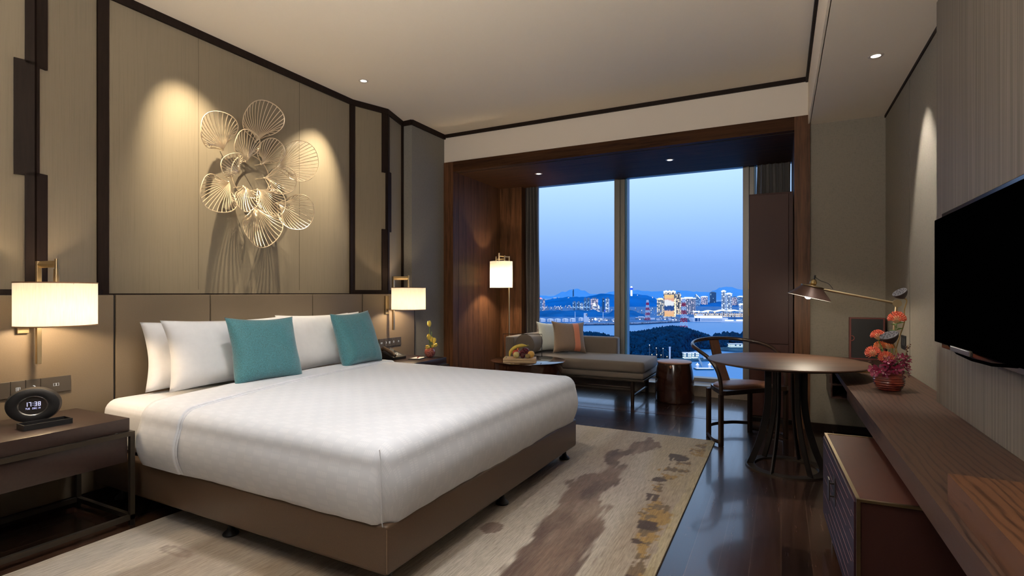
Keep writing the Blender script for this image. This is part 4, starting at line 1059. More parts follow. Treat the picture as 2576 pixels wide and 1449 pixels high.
t = fr('leaf_sprig', 'small green leaf sprig at the left end of the fruit board', 'leaf', -0.135, -0.05, 0.002)
b = MB()
for q in range(3):
    M_ = Matrix.Rotation(q*1.1+2.4, 3, 'Z')
    b.grid(lambda u, v: M_@Vector((0.035*v, (u-0.5)*0.014*math.sin(PI*min(0.97, v+0.03)), 0.006*math.sin(PI*v))), 4, 7)
b.obj('leaves', m_stem, t, True)

# ------------------------------------------------------------------ drum stool
ds = thing('drum_stool', 'glossy dark wooden drum stool with tan leather top by the window', 'stool', (-1.07, 6.17, 0))
b = MB(); b.lathe([(0.200, 0), (0.207, 0.006), (0.212, 0.03), (0.214, 0.12), (0.209, 0.24), (0.198, 0.34), (0.184, 0.42), (0.182, 0.43)], n=64); b.obj('drum_body', m_stool, ds, True, 50)
b = MB(); b.lathe([(0.001, 0.43), (0.178, 0.43), (0.188, 0.436), (0.188, 0.445), (0.178, 0.452), (0.001, 0.454)], n=64, cap=False); b.obj('seat_pad', m_stooltop, ds, True, 50)
a_ = math.radians(-92); b = MB(); b.ball((0.197*math.cos(a_), 0.197*math.sin(a_), 0.405), 0.016, 8, (1, 0.6, 1.15)); b.obj('knob', m_stooltop, ds, True)

# ------------------------------------------------------------------ round table
rt = thing('round_table', 'round walnut pedestal table beside the ledge', 'table', (0.03, 4.17, 0), math.radians(20))
b = MB(); b.lathe([(0.001, 0.708), (0.30, 0.708), (0.42, 0.716), (0.50, 0.731), (0.512, 0.738), (0.510, 0.744), (0.503, 0.746), (0.001, 0.746)], n=96, cap=False); b.obj('tabletop', m_tabletop, rt, True, 30)
b = MB(); b.lathe([(0.20, 0.0), (0.262, 0.0), (0.262, 0.010), (0.20, 0.010), (0.20, 0.0)], n=72, cap=False); b.obj('base_ring', m_bronze, rt, True, 30)
b = MB(); b.lathe([(0.001, 0.698), (0.19, 0.698), (0.19, 0.708), (0.001, 0.708)], n=48, cap=False); b.obj('top_plate', m_blackmetal, rt)
def bar_mesh():
    b = MB(); n = 22; prev = None
    for i in range(n+1):
        s = i/n; z = 0.698-0.690*s
        r = 0.112+0.118*max(0, (s-0.28)/0.72)**1.8
        w = 0.0045; th = 0.022
        q = [b.bm.verts.new((r-th, -w, z)), b.bm.verts.new((r+th, -w, z)), b.bm.verts.new((r+th, w, z)), b.bm.verts.new((r-th, w, z))]
        if prev:
            for k in range(4): b.bm.faces.new((prev[k], prev[(k+1) % 4], q[(k+1) % 4], q[k]))
        else: b.bm.faces.new(q)
        prev = q
    b.bm.faces.new(prev[::-1]); return b
m_bar, _, _ = base('pedestal_bronze', (0.010, 0.008, 0.007), 0.4, 0.2)
g0 = bar_mesh().obj('pedestal_bar', m_bar, rt, True, 30)
for k in range(6):
    c = g0 if k == 0 else g0.copy()
    if k: C.objects.link(c); c.parent = rt
    c.rotation_euler = (0, 0, math.radians(-72+60*k))

# ------------------------------------------------------------------ horseshoe chair (local: +Y forward)
ch = thing('armchair', 'dark horseshoe-back wooden armchair with brown leather seat at the round table', 'chair', (-0.28, 4.84, 0), -0.755-PI/2)
def add(n, b, m, s=False, ang=None): return b.obj(n, m, ch, s or bool(ang), ang)
FW, RW, DF, DR = 0.335, 0.222, 0.115, -0.16
outline = [(-FW-0.01, DF+0.02), (-FW+0.02, DF+0.035), (FW-0.02, DF+0.035), (FW+0.01, DF+0.02), (RW+0.035, DR+0.10), (RW-0.03, DR-0.01), (0.09, DR-0.06), (-0.09, DR-0.06), (-RW+0.03, DR-0.01), (-RW-0.035, DR+0.10)]
b = MB(); b.poly([(x, y) for x, y in reversed(outline)], 0.405, 0.440); add('seat_frame', b, m_chairwood)
b = MB(); n = 48
def so(a, k, z):
    rx = 0.265*k; ry = 0.150*k; e = 0.75
    c, s = math.cos(a), math.sin(a); return Vector((rx*math.copysign(abs(c)**e, c)*(1.0 if s > 0 else 0.92), -0.02+ry*math.copysign(abs(s)**e, s), z))
rings = [[b.bm.verts.new(so(2*PI*i/n, k, z)) for i in range(n)] for k, z in ((1, 0.44), (1.0, 0.452), (0.94, 0.463), (0.7, 0.470), (0.3, 0.473), (0.02, 0.474))]
for q in range(len(rings)-1):
    for i in range(n): b.bm.faces.new((rings[q][i], rings[q][(i+1) % n], rings[q+1][(i+1) % n], rings[q+1][i]))
add('seat_cushion', b, m_chairseat, True)
for x, y in ((-FW, DF), (FW, DF), (-RW, DR), (RW, DR)):
    b = MB(); b.box(x-0.018, x+0.018, y-0.014, y+0.014, 0, 0.41, 0.004); add('leg', b, m_chairwood)
# bow rail: from the front legs sweeping up, back and round
pts = []
key = [(-FW, DF, 0.40), (-FW-0.003, DF, 0.50), (-FW-0.012, DF-0.03, 0.60), (-0.366, DF-0.10, 0.685), (-0.385, DF-0.20, 0.74), (-0.345, DF-0.33, 0.777), (-0.21, DF-0.43, 0.80), (0, DF-0.465, 0.81)]
key = key+[(-x, y, z) for x, y, z in reversed(key[:-1])]
def cat(P, n=8):
    out = []
    P = [Vector(p) for p in P]
    for i in range(len(P)-1):
        a = P[max(i-1, 0)]; b_ = P[i]; c = P[i+1]; d = P[min(i+2, len(P)-1)]
        for k in range(n):
            t = k/n; out.append(0.5*((2*b_)+(-a+c)*t+(2*a-5*b_+4*c-d)*t*t+(-a+3*b_-3*c+d)*t**3))
    out.append(P[-1]); return out
b = MB(); b.tube(cat(key), 0.0155, 12); add('bow_rail', b, m_chairwood, True)
b = MB()
def splat(u, v):
    z = 0.435+0.36*v; y = DR-0.045-0.145*v**1.2-0.02*math.sin(PI*v); return Vector(((u-0.5)*(0.105-0.01*v), y, z))
V1_ = b.grid(splat, 5, 12); V2_ = b.grid(lambda u, v: splat(u, v)+Vector((0, -0.012, 0)), 5, 12)
for A, B_ in zip(V1_[0][:-1], V1_[0][1:]): pass
for i in (0, 4):
    for j in range(11): b.bm.faces.new((V1_[i][j], V1_[i][j+1], V2_[i][j+1], V2_[i][j]))
for j in (0, 11):
    for i in range(4): b.bm.faces.new((V1_[i][j], V1_[i+1][j], V2_[i+1][j], V2_[i][j]))
add('back_splat', b, M_wood('splat_wood', (0.03, 0.012, 0.007), (0.07, 0.03, 0.016), 0.3, 'Z', 0.3), False, 40)
b = MB(); b.tube(cat([(-FW, DF, 0.028), (-FW+0.005, DF-0.1, 0.028), (-RW-0.01, DR, 0.028)], 4), 0.014, 4, flat=0.8); add('floor_rail', b, m_chairwood); b = MB(); b.tube(cat([(FW, DF, 0.028), (FW-0.005, DF-0.1, 0.028), (RW+0.01, DR, 0.028)], 4), 0.014, 4, flat=0.8)
add('floor_rail', b, m_chairwood)
b = MB(); b.tube(cat([(-RW, DR, 0.075), (-0.10, DR-0.08, 0.075), (0.10, DR-0.08, 0.075), (RW, DR, 0.075)], 6), 0.014, 6, flat=0.6); add('curved_stretcher', b, m_chairwood, True)

# ------------------------------------------------------------------ long wall ledge
lg = thing('writing_ledge', 'long dark oak wall ledge running along the television wall', 'desk', (0.55, 1.7, 0.58))
def add(n, b, m, p=None, ang=None): return local(b.obj(n, m, p or lg, bool(ang), ang))
b = MB(); b.poly([(0.405, -2.0), (0.72, -2.0), (0.72, 3.46), (0.79, 3.46), (0.79, 3.75), (0.352, 3.75)], 0.58, 0.655); add('thick_top', b, m_ledge)
b = MB(); b.poly([(0.352, 3.75), (0.79, 3.75), (0.79, 5.44), (0.352, 5.44)], 0.622, 0.655); add('thin_top', b, m_ledge)
m_ledgebox = M_wood('ledge_box_wood', (0.022, 0.012, 0.012), (0.055, 0.028, 0.022), 0.35, 'Y', 0.15)
b = MB(); b.poly([(0.356, 4.97), (0.78, 4.97), (0.78, 5.44), (0.356, 5.44)], 0.37, 0.38); b.poly([(0.356, 5.43), (0.78, 5.43), (0.78, 5.44), (0.356, 5.44)], 0.38, 0.62)
b.box(0.356, 0.366, 4.97, 5.44, 0.38, 0.62); b.box(0.77, 0.78, 4.97, 5.44, 0.38, 0.62); b.box(0.366, 0.77, 4.97, 5.44, 0.475, 0.487); b.box(0.50, 0.51, 4.97, 5.43, 0.38, 0.475)
bx_ = add('drawer_box', b, m_ledgebox)
b = MB(); b.box(0.350, 0.356, 5.0, 5.42, 0.49, 0.61); dr = add('drawer', b, m_ledgebox, bx_)
b = MB(); b.ball((0.343, 5.2, 0.53), 0.008, 6); add('knob', b, m_blackmetal, dr)
bb = MB(); bb.poly([(0.398, -0.4), (0.715, -0.4), (0.715, 1.80), (0.398, 1.80)], 0.656, 0.732)
o = bb.obj('raised_box', m_raisedbox); center_origin(o); tag(o, 'low dark wooden box standing on the near end of the ledge', 'box')

# low brass-edged cabinet under the ledge
lc = thing('low_cabinet', 'low oxblood cabinet with brass edges tucked under the ledge', 'cabinet', (0.45, 2.67, 0), math.radians(2.2))
lc.matrix_basis = Matrix.Translation((0.45, 2.67, 0)) @ Matrix.Rotation(math.radians(2.2), 4, 'Z')
w2, l2 = 0.23, 0.475
def add(n, b, m, p=None): return b.obj(n, m, p or lc)
b = MB(); b.box(-w2, w2, -l2, l2, 0.09, 0.492); add('body', b, m_redleather)
b = MB(); b.box(-w2, w2, -l2, l2, 0.492, 0.5); add('top_panel', b, m_redtop)
b = MB(); b.box(-w2-0.012, -w2, -l2+0.008, l2-0.008, 0.10, 0.488, 0.002)
dd = add('door', b, m_plum)
b = MB(); random.seed(9)
xx = -w2-0.0125
for k in range(9):
    z = 0.455-0.040*k; y0 = -l2+0.012+(0.0 if k % 3 else 0.12)+0.05*(k % 2); y1 = l2-0.02-(0.16 if k % 2 else 0.0)-0.05*(k % 3)
    b.box(xx, xx+0.001, y0, y1, z, z+0.0016)
    if k % 2 == 0: b.box(xx, xx+0.001, -l2+0.012, y0-0.06 if y0-0.06 > -l2+0.02 else -l2+0.10, z-0.02, z-0.0184)
add('inlay_lines', b, M_noise('inlay_copper', (0.30, 0.15, 0.12), 0.4), dd)
b = MB(); b.box(xx-0.022, xx-0.018, 0.02, 0.075, 0.315, 0.405); b.box(xx-0.02, xx, 0.025, 0.031, 0.33, 0.336); b.box(xx-0.02, xx, 0.025, 0.031, 0.385, 0.391); b.box(xx-0.002, xx, 0.0, 0.055, 0.30, 0.42)
add('handle', b, m_bronze, dd)
b = MB(); e = 0.006
for z in (0.09, 0.497): b.box(-w2-e, w2+e, -l2-e, -l2+e, z-e/2, z+e); b.box(-w2-e, w2+e, l2-e, l2+e, z-e/2, z+e)
for y in (-l2, l2): b.box(-w2-e, -w2+e, y-e, y+e, 0.09, 0.503); b.box(w2-e, w2+e, y-e, y+e, 0.09, 0.503)
b.box(-w2-e, -w2+e, -l2, l2, 0.5, 0.503)
add('brass_edging', b, m_brass)
for x in (-w2+0.02, w2-0.02):
    for y in (-l2+0.12, l2-0.12):
        b = MB(); b.box(x-0.006, x+0.006, y-0.012, y+0.012, 0, 0.09); add('foot', b, m_brass)

# ------------------------------------------------------------------ television
tv = thing('television', 'large black flat television on the right wall', 'television', (0.69, 2.5, 1.27))
def add(n, b, m, p=None, ang=None): return local(b.obj(n, m, p or tv, bool(ang), ang))
b = MB(); b.box(0.683, 0.719, 1.55, 3.19, 0.955, 1.592, 0.003); add('back_panel', b, M_noise('tv_back_panel_gloss', (0.010, 0.007, 0.007), 0.15, 0.1, (3, 3, 3), 0))
b = MB(); b.box(0.650, 0.672, 1.72, 3.165, 0.985, 1.56, 0.004); sc2 = add('screen', b, m_tv)
b = MB(); b.box(0.672, 0.684, 1.9, 2.9, 1.1, 1.5); add('mount', b, m_blackmetal)
b = MB(); b.box(0.640, 0.652, 2.60, 2.86, 0.970, 0.992, 0.003); add('sensor_bar', b, m_switch)
b = MB(); b.tube([(0.66, 2.95, 0.985), (0.652, 2.8, 0.966), (0.648, 2.6, 0.961), (0.652, 2.4, 0.966), (0.66, 2.2, 0.985)], 0.006, 8); add('lower_bracket', b, m_tv)

# ------------------------------------------------------------------ desk items
ot = thing('wall_socket', 'black wall socket plate above the ledge behind the flowers', 'socket', (XN, 4.69, 0.86))
b = MB(); b.box(-0.008, 0, -0.075, 0.075, -0.05, 0.05, 0.002); p_ = b.obj('plate', m_blackplastic, ot)
for y in (-0.04, 0.0, 0.04): b = MB(); b.box(-0.0095, -0.008, y-0.006, y+0.006, -0.02, 0.025); b.obj('rocker', m_chrome, p_)
bf = thing('stand_up_folder', 'black board in an oxblood leather case standing on the ledge', 'folder', (0.645, 5.36, 0.655))
b = MB(); t_ = 0.012
b.box(-0.125, 0.125, 0.045, 0.057, 0, 0.352); b.box(-0.125, -0.113, -0.02, 0.045, 0, 0.352); b.box(0.113, 0.125, -0.02, 0.045, 0, 0.352); b.box(-0.113, 0.113, -0.02, 0.045, 0.342, 0.352); b.box(-0.113, 0.113, -0.02, 0.045, 0, 0.01)
b.obj('leather_case', base('case_leather', (0.14, 0.035, 0.028), 0.45)[0], bf)
b = MB(); b.box(-0.113, 0.113, -0.012, 0.045, 0.01, 0.342); b.obj('black_board', m_blackplastic, bf)
b = MB(); b.tube([(-0.113+0.022*math.sin(a), -0.014, 0.176+0.022*math.cos(a)) for a in [PI*k/12 for k in range(13)]], 0.0035, 6); b.obj('thumb_notch', base('notch_leather', (0.28, 0.07, 0.05), 0.4)[0], bf)
bk = thing('brass_box', 'flat dark box with brass edges lying on the ledge by the lamp', 'box', (0.585, 4.55, 0.655))
b = MB(); b.box(-0.12, 0.10, -0.11, 0.13, 0, 0.018); b.obj('lower_case', m_gold, bk)
b = MB(); b.box(-0.125, 0.09, -0.08, 0.15, 0.018, 0.030); b.obj('lid', m_blackmetal, bk)
b = MB(); b.box(-0.126, 0.091, -0.083, -0.08, 0.018, 0.031); b.obj('brass_lip', m_gold, bk)

dl = thing('desk_lamp', 'brass swing arm desk lamp with brown metal shade, lit', 'desk lamp', (0.70, 4.52, 0.655))
def add(n, b, m, s=True, ang=None): return local(b.obj(n, m, dl, s, ang))
J = Vector((0.716, 4.5, 1.143)); S_ = Vector((0.235, 4.5, 1.262))
b = MB(); b.lathe([(0.001, 0.0), (0.06, 0.0), (0.06, 0.012), (0.05, 0.018), (0.001, 0.018)], (0.68, 4.52, 0.655), 32, False); add('base', b, m_brass)
b = MB(); b.cyl((0.68, 4.52, 0.665), J, 0.009, n=12); add('pole', b, m_brass)
b = MB(); b.cyl(J-Vector((0, 0.02, 0)), J+Vector((0, 0.02, 0)), 0.026, n=24); add('joint', b, m_brass, True, 40)
b = MB(); b.cyl(J, S_+Vector((0.03, 0, -0.02)), 0.0085, n=12); add('arm', b, m_brass)
tl = Matrix.Rotation(math.radians(13.5), 3, 'Y'); o_ = Vector((0.205, 4.5, 1.262))
b = MB(); b.lathe([(0.010, 0.004), (0.070, 0.0), (0.074, -0.008), (0.148, -0.082), (0.146, -0.082), (0.071, -0.010), (0.010, 0.0)], o_, 48, False, M=tl); add('lamp_shade', b, base('brown_shade_metal', (0.12, 0.07, 0.055), 0.4, 0.3)[0], True, 30)
b = MB(); b.lathe([(0.1445, -0.0825), (0.070, -0.012), (0.005, -0.008)], o_, 48, False, M=tl); add('shade_lining', b, base('shade_lining_white', (0.85, 0.80, 0.72), 0.6)[0], True)
b = MB(); b.lathe([(0.001, 0.012), (0.074, 0.006), (0.077, 0.001), (0.074, -0.004)], o_, 48, False, M=tl); add('top_cap', b, m_brass, True, 30)
b = MB(); b.lathe([(0.016, 0.01), (0.024, 0.022), (0.024, 0.034), (0.015, 0.050), (0.006, 0.056)], o_, 24, True, M=tl); add('socket_cap', b, m_gold)
b = MB(); top_ = o_+tl@Vector((0, 0, 0.056)); b.tube([top_, top_+Vector((0.004, 0, 0.028))], 0.006, 8); b.tube(cat([top_+Vector((0.004, 0, 0.016)), top_+Vector((0.04, 0, -0.012)), top_+Vector((0.09, 0, -0.035)), top_+Vector((0.118, 0, -0.072))]), 0.0025, 6); add('cord', b, m_blackplastic)
b = MB(); bc_ = o_+tl@Vector((-0.01, 0, -0.072)); b.ball(bc_, 0.024, 10); add('bulb', b, M_emit('desk_bulb_glow', (1, 0.95, 0.88), 30))
light('POINT', 'bulb_light', tuple(bc_+tl@Vector((0, 0, -0.03))), 12.0, (1, 0.86, 0.66), dl, size=0.03)

# ------------------------------------------------------------------ flower arrangement on the ledge
FX, FY = 0.555, 3.72
b = MB(); R = 0.076; pr = [(0.040, 0.0), (0.042, 0.004)]
for k in range(61):
    s = k/60; z = 0.004+0.108*s; r = 0.043+0.034*math.sin(PI*(0.10+0.80*s))**0.9*1.0
    pr.append((r+0.0016*math.sin(s*2*PI*8), z))
pr += [(0.050, 0.114), (0.046, 0.112), (0.046, 0.09)]
b.lathe(pr, n=48); fv = b.obj('flower_vase', m_vase2, None, True); fv.location = (FX, FY, 0.655); tag(fv, 'round ribbed red glazed vase on the ledge', 'vase')
def atv(px, py, dY=0.0):      # point near the vase seen at a pixel, at the vase's depth
    t = -FX*math.sin(TH)+(FY)*math.cos(TH)+dY; a = ray(px); return Vector((a[0]*t, a[1]*t, CAMH-(py-HY)/FPX*t))
m_prot1, _, _ = base('protea_coral', (0.82, 0.18, 0.10), 0.5); m_prot2, _, _ = base('protea_orange', (0.80, 0.26, 0.08), 0.5)
m_core, _, _ = base('protea_core', (0.62, 0.42, 0.22), 0.6)
mouth = Vector((FX, FY, 0.76))
def protea(label, px, py, r, d, m, stemmat=m_stem, face=(0, 0, 1), leaves=False):
    c = atv(px, py, d); t = thing('protea_flower', label, 'flower', tuple(mouth))
    f = Vector(face).normalized(); q = f.to_track_quat('Z', 'Y').to_matrix()
    b = MB(); b.tube(cat([mouth, (mouth+c)/2+Vector((0, 0, 0.01)), c-f*r*0.5], 5), 0.0028, 6); local(b.obj('stem', stemmat, t, True))
    b = MB(); b.ball(c, r*0.55, 8); local(b.obj('core', m_core, t, True))
    b = MB(); random.seed(int(px*7+py))
    for k in range(90):
        zz = -0.25+1.25*(k+0.5)/90; a = k*2.39996; rr = math.sqrt(max(0, 1-zz*zz))
        d0 = Vector((rr*math.cos(a), rr*math.sin(a), zz)); d1 = (d0+Vector((0, 0, 0.55))).normalized()
        p0 = c+q@(d0*r*0.45); p1 = c+q@(d0*r*0.86); p2 = c+q@(d0*r*0.98+d1*r*0.16*random.uniform(0.6, 1.2))
        b.tube([p0, p1, p2], r*0.045, 4, rr=[r*0.03, r*0.042, r*0.065])
    local(b.obj('bloom', m, t, True))
    if leaves:
        b = MB()
        for k in range(10):
            a = k*2.4; h0 = c-f*(r*0.6+0.012*(k % 5)); dv = Vector((math.cos(a), math.sin(a), 0.35))
            b.tube([h0, h0+dv*0.018, h0+dv*0.036+Vector((0, 0, -0.004))], 0.003, 4, rr=[0.002, 0.004, 0.0006], flat=0.4)
        local(b.obj('leaves', m_stem, t))
protea('tallest coral pincushion flower rising beside the lamp pole', 2256, 803, 0.042, 0.02, m_prot1, leaves=True)
protea('coral pincushion flower at mid height, left of the lower seed pod', 2209, 846, 0.036, 0.03, m_prot1)
protea('orange pincushion flower furthest left in the arrangement', 2196, 888, 0.037, -0.02, m_prot1, face=(-0.5, -0.3, 1))
protea('orange pincushion flower tucked behind the two left ones', 2214, 872, 0.030, 0.05, m_prot2)
protea('orange pincushion flower under the lower seed pod', 2234, 872, 0.030, 0.02, m_prot2)
protea('orange pincushion flower lowest, just above the magenta orchids', 2229, 901, 0.036, -0.05, m_prot1, face=(0, -0.6, 1))
m_pod = M_noise('lotus_pod_skin', (0.045, 0.034, 0.032), 0.6, 0.3, (60, 60, 60), 0.3); m_podtop = M_noise('lotus_pod_face', (0.07, 0.065, 0.075), 0.6, 0.2, (60, 60, 60), 0.2)
m_podstem = M_noise('dried_stem', (0.30, 0.20, 0.07), 0.6, 0.2, (40, 40, 40))
def pod(label, px, py, R, axis, path, d):
    c = atv(px, py, d); t = thing('lotus_pod', label, 'seed pod', tuple(mouth)); q = Vector(axis).normalized().to_track_quat('Z', 'Y').to_matrix()
    b = MB(); b.lathe([(R*0.16, -R*1.15), (R*0.28, -R*1.05), (R*0.62, -R*0.75), (R*0.90, -R*0.35), (R*1.0, -0.02*R), (R*0.97, R*0.03)], c, 28, True, M=q); local(b.obj('pod_body', m_pod, t, True))
    b = MB(); b.lathe([(0.0008, R*0.06), (R*0.6, R*0.055), (R*0.95, R*0.035)], c, 28, False, M=q); fc = local(b.obj('pod_face', m_podtop, t, True))
    b = MB()
    for k in range(17):
        rr = R*0.82*math.sqrt((k+0.3)/17); a = k*2.4; p = c+q@Vector((rr*math.cos(a), rr*math.sin(a), R*0.055))
        b.lathe([(R*0.10, 0.0), (R*0.10, R*0.03), (R*0.001, R*0.032)], p, 8, False, M=q)
    local(b.obj('seed_holes', m_blackplastic, fc))
    pts = [mouth]+[atv(x, y, d) for x, y in path]+[c-q@Vector((0, 0, R*1.1))]
    b = MB(); b.tube(cat(pts, 6), 0.0035, 8); local(b.obj('stem', m_podstem, t, True))
pod('dried lotus pod highest of all, standing clear above the flowers', 2263, 735, 0.040, (-0.55, -0.38, 0.85), [(2246, 905), (2262, 850), (2275, 810), (2275, 780), (2281, 757)], 0.05)
pod('dried lotus pod lower down among the pincushion flowers', 2236, 843, 0.048, (-0.42, -0.36, 0.95), [(2250, 905), (2256, 885)], -0.04)
m_orch = M_noise('magenta_orchid', (0.21, 0.004, 0.045), 0.5, 0.35, (50, 50, 50), 0)
m_orchc, _, _ = base('orchid_centre', (0.85, 0.65, 0.62), 0.5)
random.seed(21)
for k in range(64):
    px_ = random.choice([random.uniform(2192, 2286), random.uniform(2225, 2284)])
    top = 925 if px_ < 2225 else 905-(px_-2225)*0.22
    py_ = random.uniform(top, 943); c = atv(px_, py_, random.uniform(-0.09, 0.05))
    t = thing('orchid_bloom', 'magenta orchid bloom in the low mass over the vase rim', 'flower', tuple(c), 0, 'magenta orchids over the vase rim')
    n_ = (c-mouth+Vector((0, -0.05, 0.02))).normalized(); n_ = (n_+Vector((random.uniform(-.5, .5), random.uniform(-.6, .2), random.uniform(-.3, .5)))).normalized()
    q = n_.to_track_quat('Z', 'Y').to_matrix(); b = MB(); rr = random.uniform(0.018, 0.026)
    for j in range(5):
        a0 = 2*PI*j/5+random.uniform(-.2, .2)
        def OP(u, v):
            r = rr*(0.15+v*1.0); w = 0.55*math.sin(PI*min(0.96, 0.15+0.8*v)); a = a0+(u-0.5)*w*1.6
            return q@Vector((r*math.cos(a), r*math.sin(a), 0.006*v*v+0.002))
        b.grid(OP, 4, 5)
    b.obj('petals', m_orch, t, True)
    b = MB(); b.ball(q@Vector((0, 0, 0.004)), 0.0028, 5); b.obj('centre', m_orchc, t, True)
    b = MB(); b.tube([(0, 0, 0), (mouth-c)*0.5+Vector((0, 0, 0.004)), (mouth-c)], 0.0012, 5); b.obj('stem', m_stem, t)
for lab, P in (('bronze budded twig leaning right above the orchids', [(2270, 915), (2279, 890), (2284, 868)]), ('thin budded twig at the left edge of the orchids', [(2205, 925), (2194, 918), (2186, 908)])):
    t = thing('budded_twig', lab, 'twig', tuple(mouth)); pts = cat([mouth]+[atv(*p) for p in P], 6)
    b = MB(); b.tube(pts, 0.0018, 6); local(b.obj('stem', m_podstem, t))
    b = MB(); random.seed(3)
    for p in pts[8::1]: b.ball(p+Vector((random.uniform(-.012, .012), random.uniform(-.008, .008), random.uniform(-.004, .008))), random.uniform(0.003, 0.006), 5)
    local(b.obj('buds', M_noise('twig_buds', (0.12, 0.05, 0.04), 0.5, 0.4, (60, 60, 60)), t, True))

# ================================================================== the harbour outside
SEA = -58.8
def M_ext(name, col, rough=0.9, var=0.2, sc=0.05, em=None, ems=0):
    m, nt, b = base(name, col, rough, 0, 0.0)
    f = noisetex(nt, coords(nt, (sc, sc, sc)), 1, 4)
    nt.links.new(ramp(nt, f, [(0.3, dk(col, 1-var)), (0.7, dk(col, 1+var))]), b.inputs['Base Color']); return m
m_sea, nt_, b_ = base('harbour_water', (0.010, 0.22, 0.52), 0.40, 0, 0.35)
bump(nt_, b_, noisetex(nt_, coords(nt_, (0.05, 0.12, 0.1)), 1, 5, 0.6), 0.35, 1.0)
b = MB(); b.box(-9000, 6000, 60, 16000, SEA-2, SEA); o = b.obj('sea', m_sea); struct(o, 'blue harbour water beyond the window', 'water')
m_port = M_ext('port_ground', (0.08, 0.20, 0.42), 0.9, 0.35, 0.06)
m_forest = M_ext('forest_haze_blue', (0.0012, 0.036, 0.095), 0.95, 0.5, 0.12)  # blue dusk haze put into the tree colour
m_hillnear = M_ext('wooded_hill', (0.008, 0.12, 0.36), 0.95, 0.25, 0.02)  # hill colour carries the blue haze tint
m_hillmid = M_ext('wooded_hill_haze_tint', (0.004, 0.14, 0.46), 0.95, 0.2, 0.01)  # distance haze painted in as a bluer base colour
m_hillfar = M_ext('distant_hill_haze_tint', (0.09, 0.33, 0.72), 0.95, 0.05, 0.002)  # paler blue base colour stands in for thicker distance haze
def ridge(name, label, prof, t, dpt, mat, rough=3.0, seed=0, base_z=SEA-1, n=160, cat='hill'):
    """a hill whose crest follows the profile; slopes run down to both sides"""
    b = MB(); xs0, xs1 = prof[0][0], prof[-1][0]
    def yy(x):
        for (xa, ya), (xb, yb) in zip(prof[:-1], prof[1:]):
            if xa <= x <= xb: k = (x-xa)/(xb-xa); k = k*k*(3-2*k); return ya+(yb-ya)*k
        return prof[-1][1]
    def P(u, v):
        x = xs0+(xs1-xs0)*u; tt = t+dpt*(v-0.5)*2; top = far(x, yy(x), t).z
        h = math.cos((v-0.5)*PI)**0.8; h *= min(1, 12*u, 12*(1-u))**0.5
        p = far(x, HY, tt); p.z = base_z+(top-base_z)*h+rough*nz((p.x, p.y, seed), 1/(rough*6+1))*h*(0.6 if v == 0.5 else 1.4)
        return p
    b.grid(P, n, 17); o = b.obj(name, mat, None, True, 170); center_origin(o); return struct(o, label, cat)
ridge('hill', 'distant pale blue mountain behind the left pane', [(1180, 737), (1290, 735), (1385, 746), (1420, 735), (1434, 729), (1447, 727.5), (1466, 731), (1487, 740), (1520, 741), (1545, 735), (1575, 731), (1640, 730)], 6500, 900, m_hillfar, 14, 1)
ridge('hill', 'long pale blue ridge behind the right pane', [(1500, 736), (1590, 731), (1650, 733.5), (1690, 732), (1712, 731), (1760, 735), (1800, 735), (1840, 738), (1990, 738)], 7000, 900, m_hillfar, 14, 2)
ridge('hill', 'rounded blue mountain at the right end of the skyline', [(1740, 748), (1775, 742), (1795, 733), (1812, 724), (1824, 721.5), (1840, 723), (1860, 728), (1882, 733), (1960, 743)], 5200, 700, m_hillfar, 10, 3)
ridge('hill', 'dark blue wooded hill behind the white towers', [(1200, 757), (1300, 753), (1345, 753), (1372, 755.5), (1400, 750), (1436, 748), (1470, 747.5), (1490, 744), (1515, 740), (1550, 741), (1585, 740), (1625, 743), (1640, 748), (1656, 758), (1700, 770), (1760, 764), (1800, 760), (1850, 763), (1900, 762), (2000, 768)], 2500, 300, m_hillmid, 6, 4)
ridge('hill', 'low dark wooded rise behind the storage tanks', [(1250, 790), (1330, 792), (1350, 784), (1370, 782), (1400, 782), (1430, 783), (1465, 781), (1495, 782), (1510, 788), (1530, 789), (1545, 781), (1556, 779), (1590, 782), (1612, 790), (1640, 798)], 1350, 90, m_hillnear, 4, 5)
# port ground, quay
b = MB(); b.poly([tuple(far(x, y, CAMH_).xy) for x, y, CAMH_ in [(1150, 0, 960), (1450, 0, 985), (1600, 0, 1010), (1740, 0, 1120), (1760, 0, 1230), (1950, 0, 1230), (2150, 0, 1230), (2150, 0, 3000), (1000, 0, 3000)]], SEA-1, SEA+3)
o = b.obj('port_land', m_port); struct(o, 'low flat port land along the far shore', 'ground')
b = MB(); P = [far(x, 0, t) for x, t in ((1150, 958), (1450, 983), (1600, 1008), (1722, 1098))]
b.tube([(p.x, p.y, SEA+2.6) for p in P], 1.8, 6); o = b.obj('breakwater', M_ext('rubble_breakwater', (0.30, 0.33, 0.42), 0.9, 0.6, 0.3)); tag(center_origin(o), 'long rubble breakwater edging the port', 'sea wall')

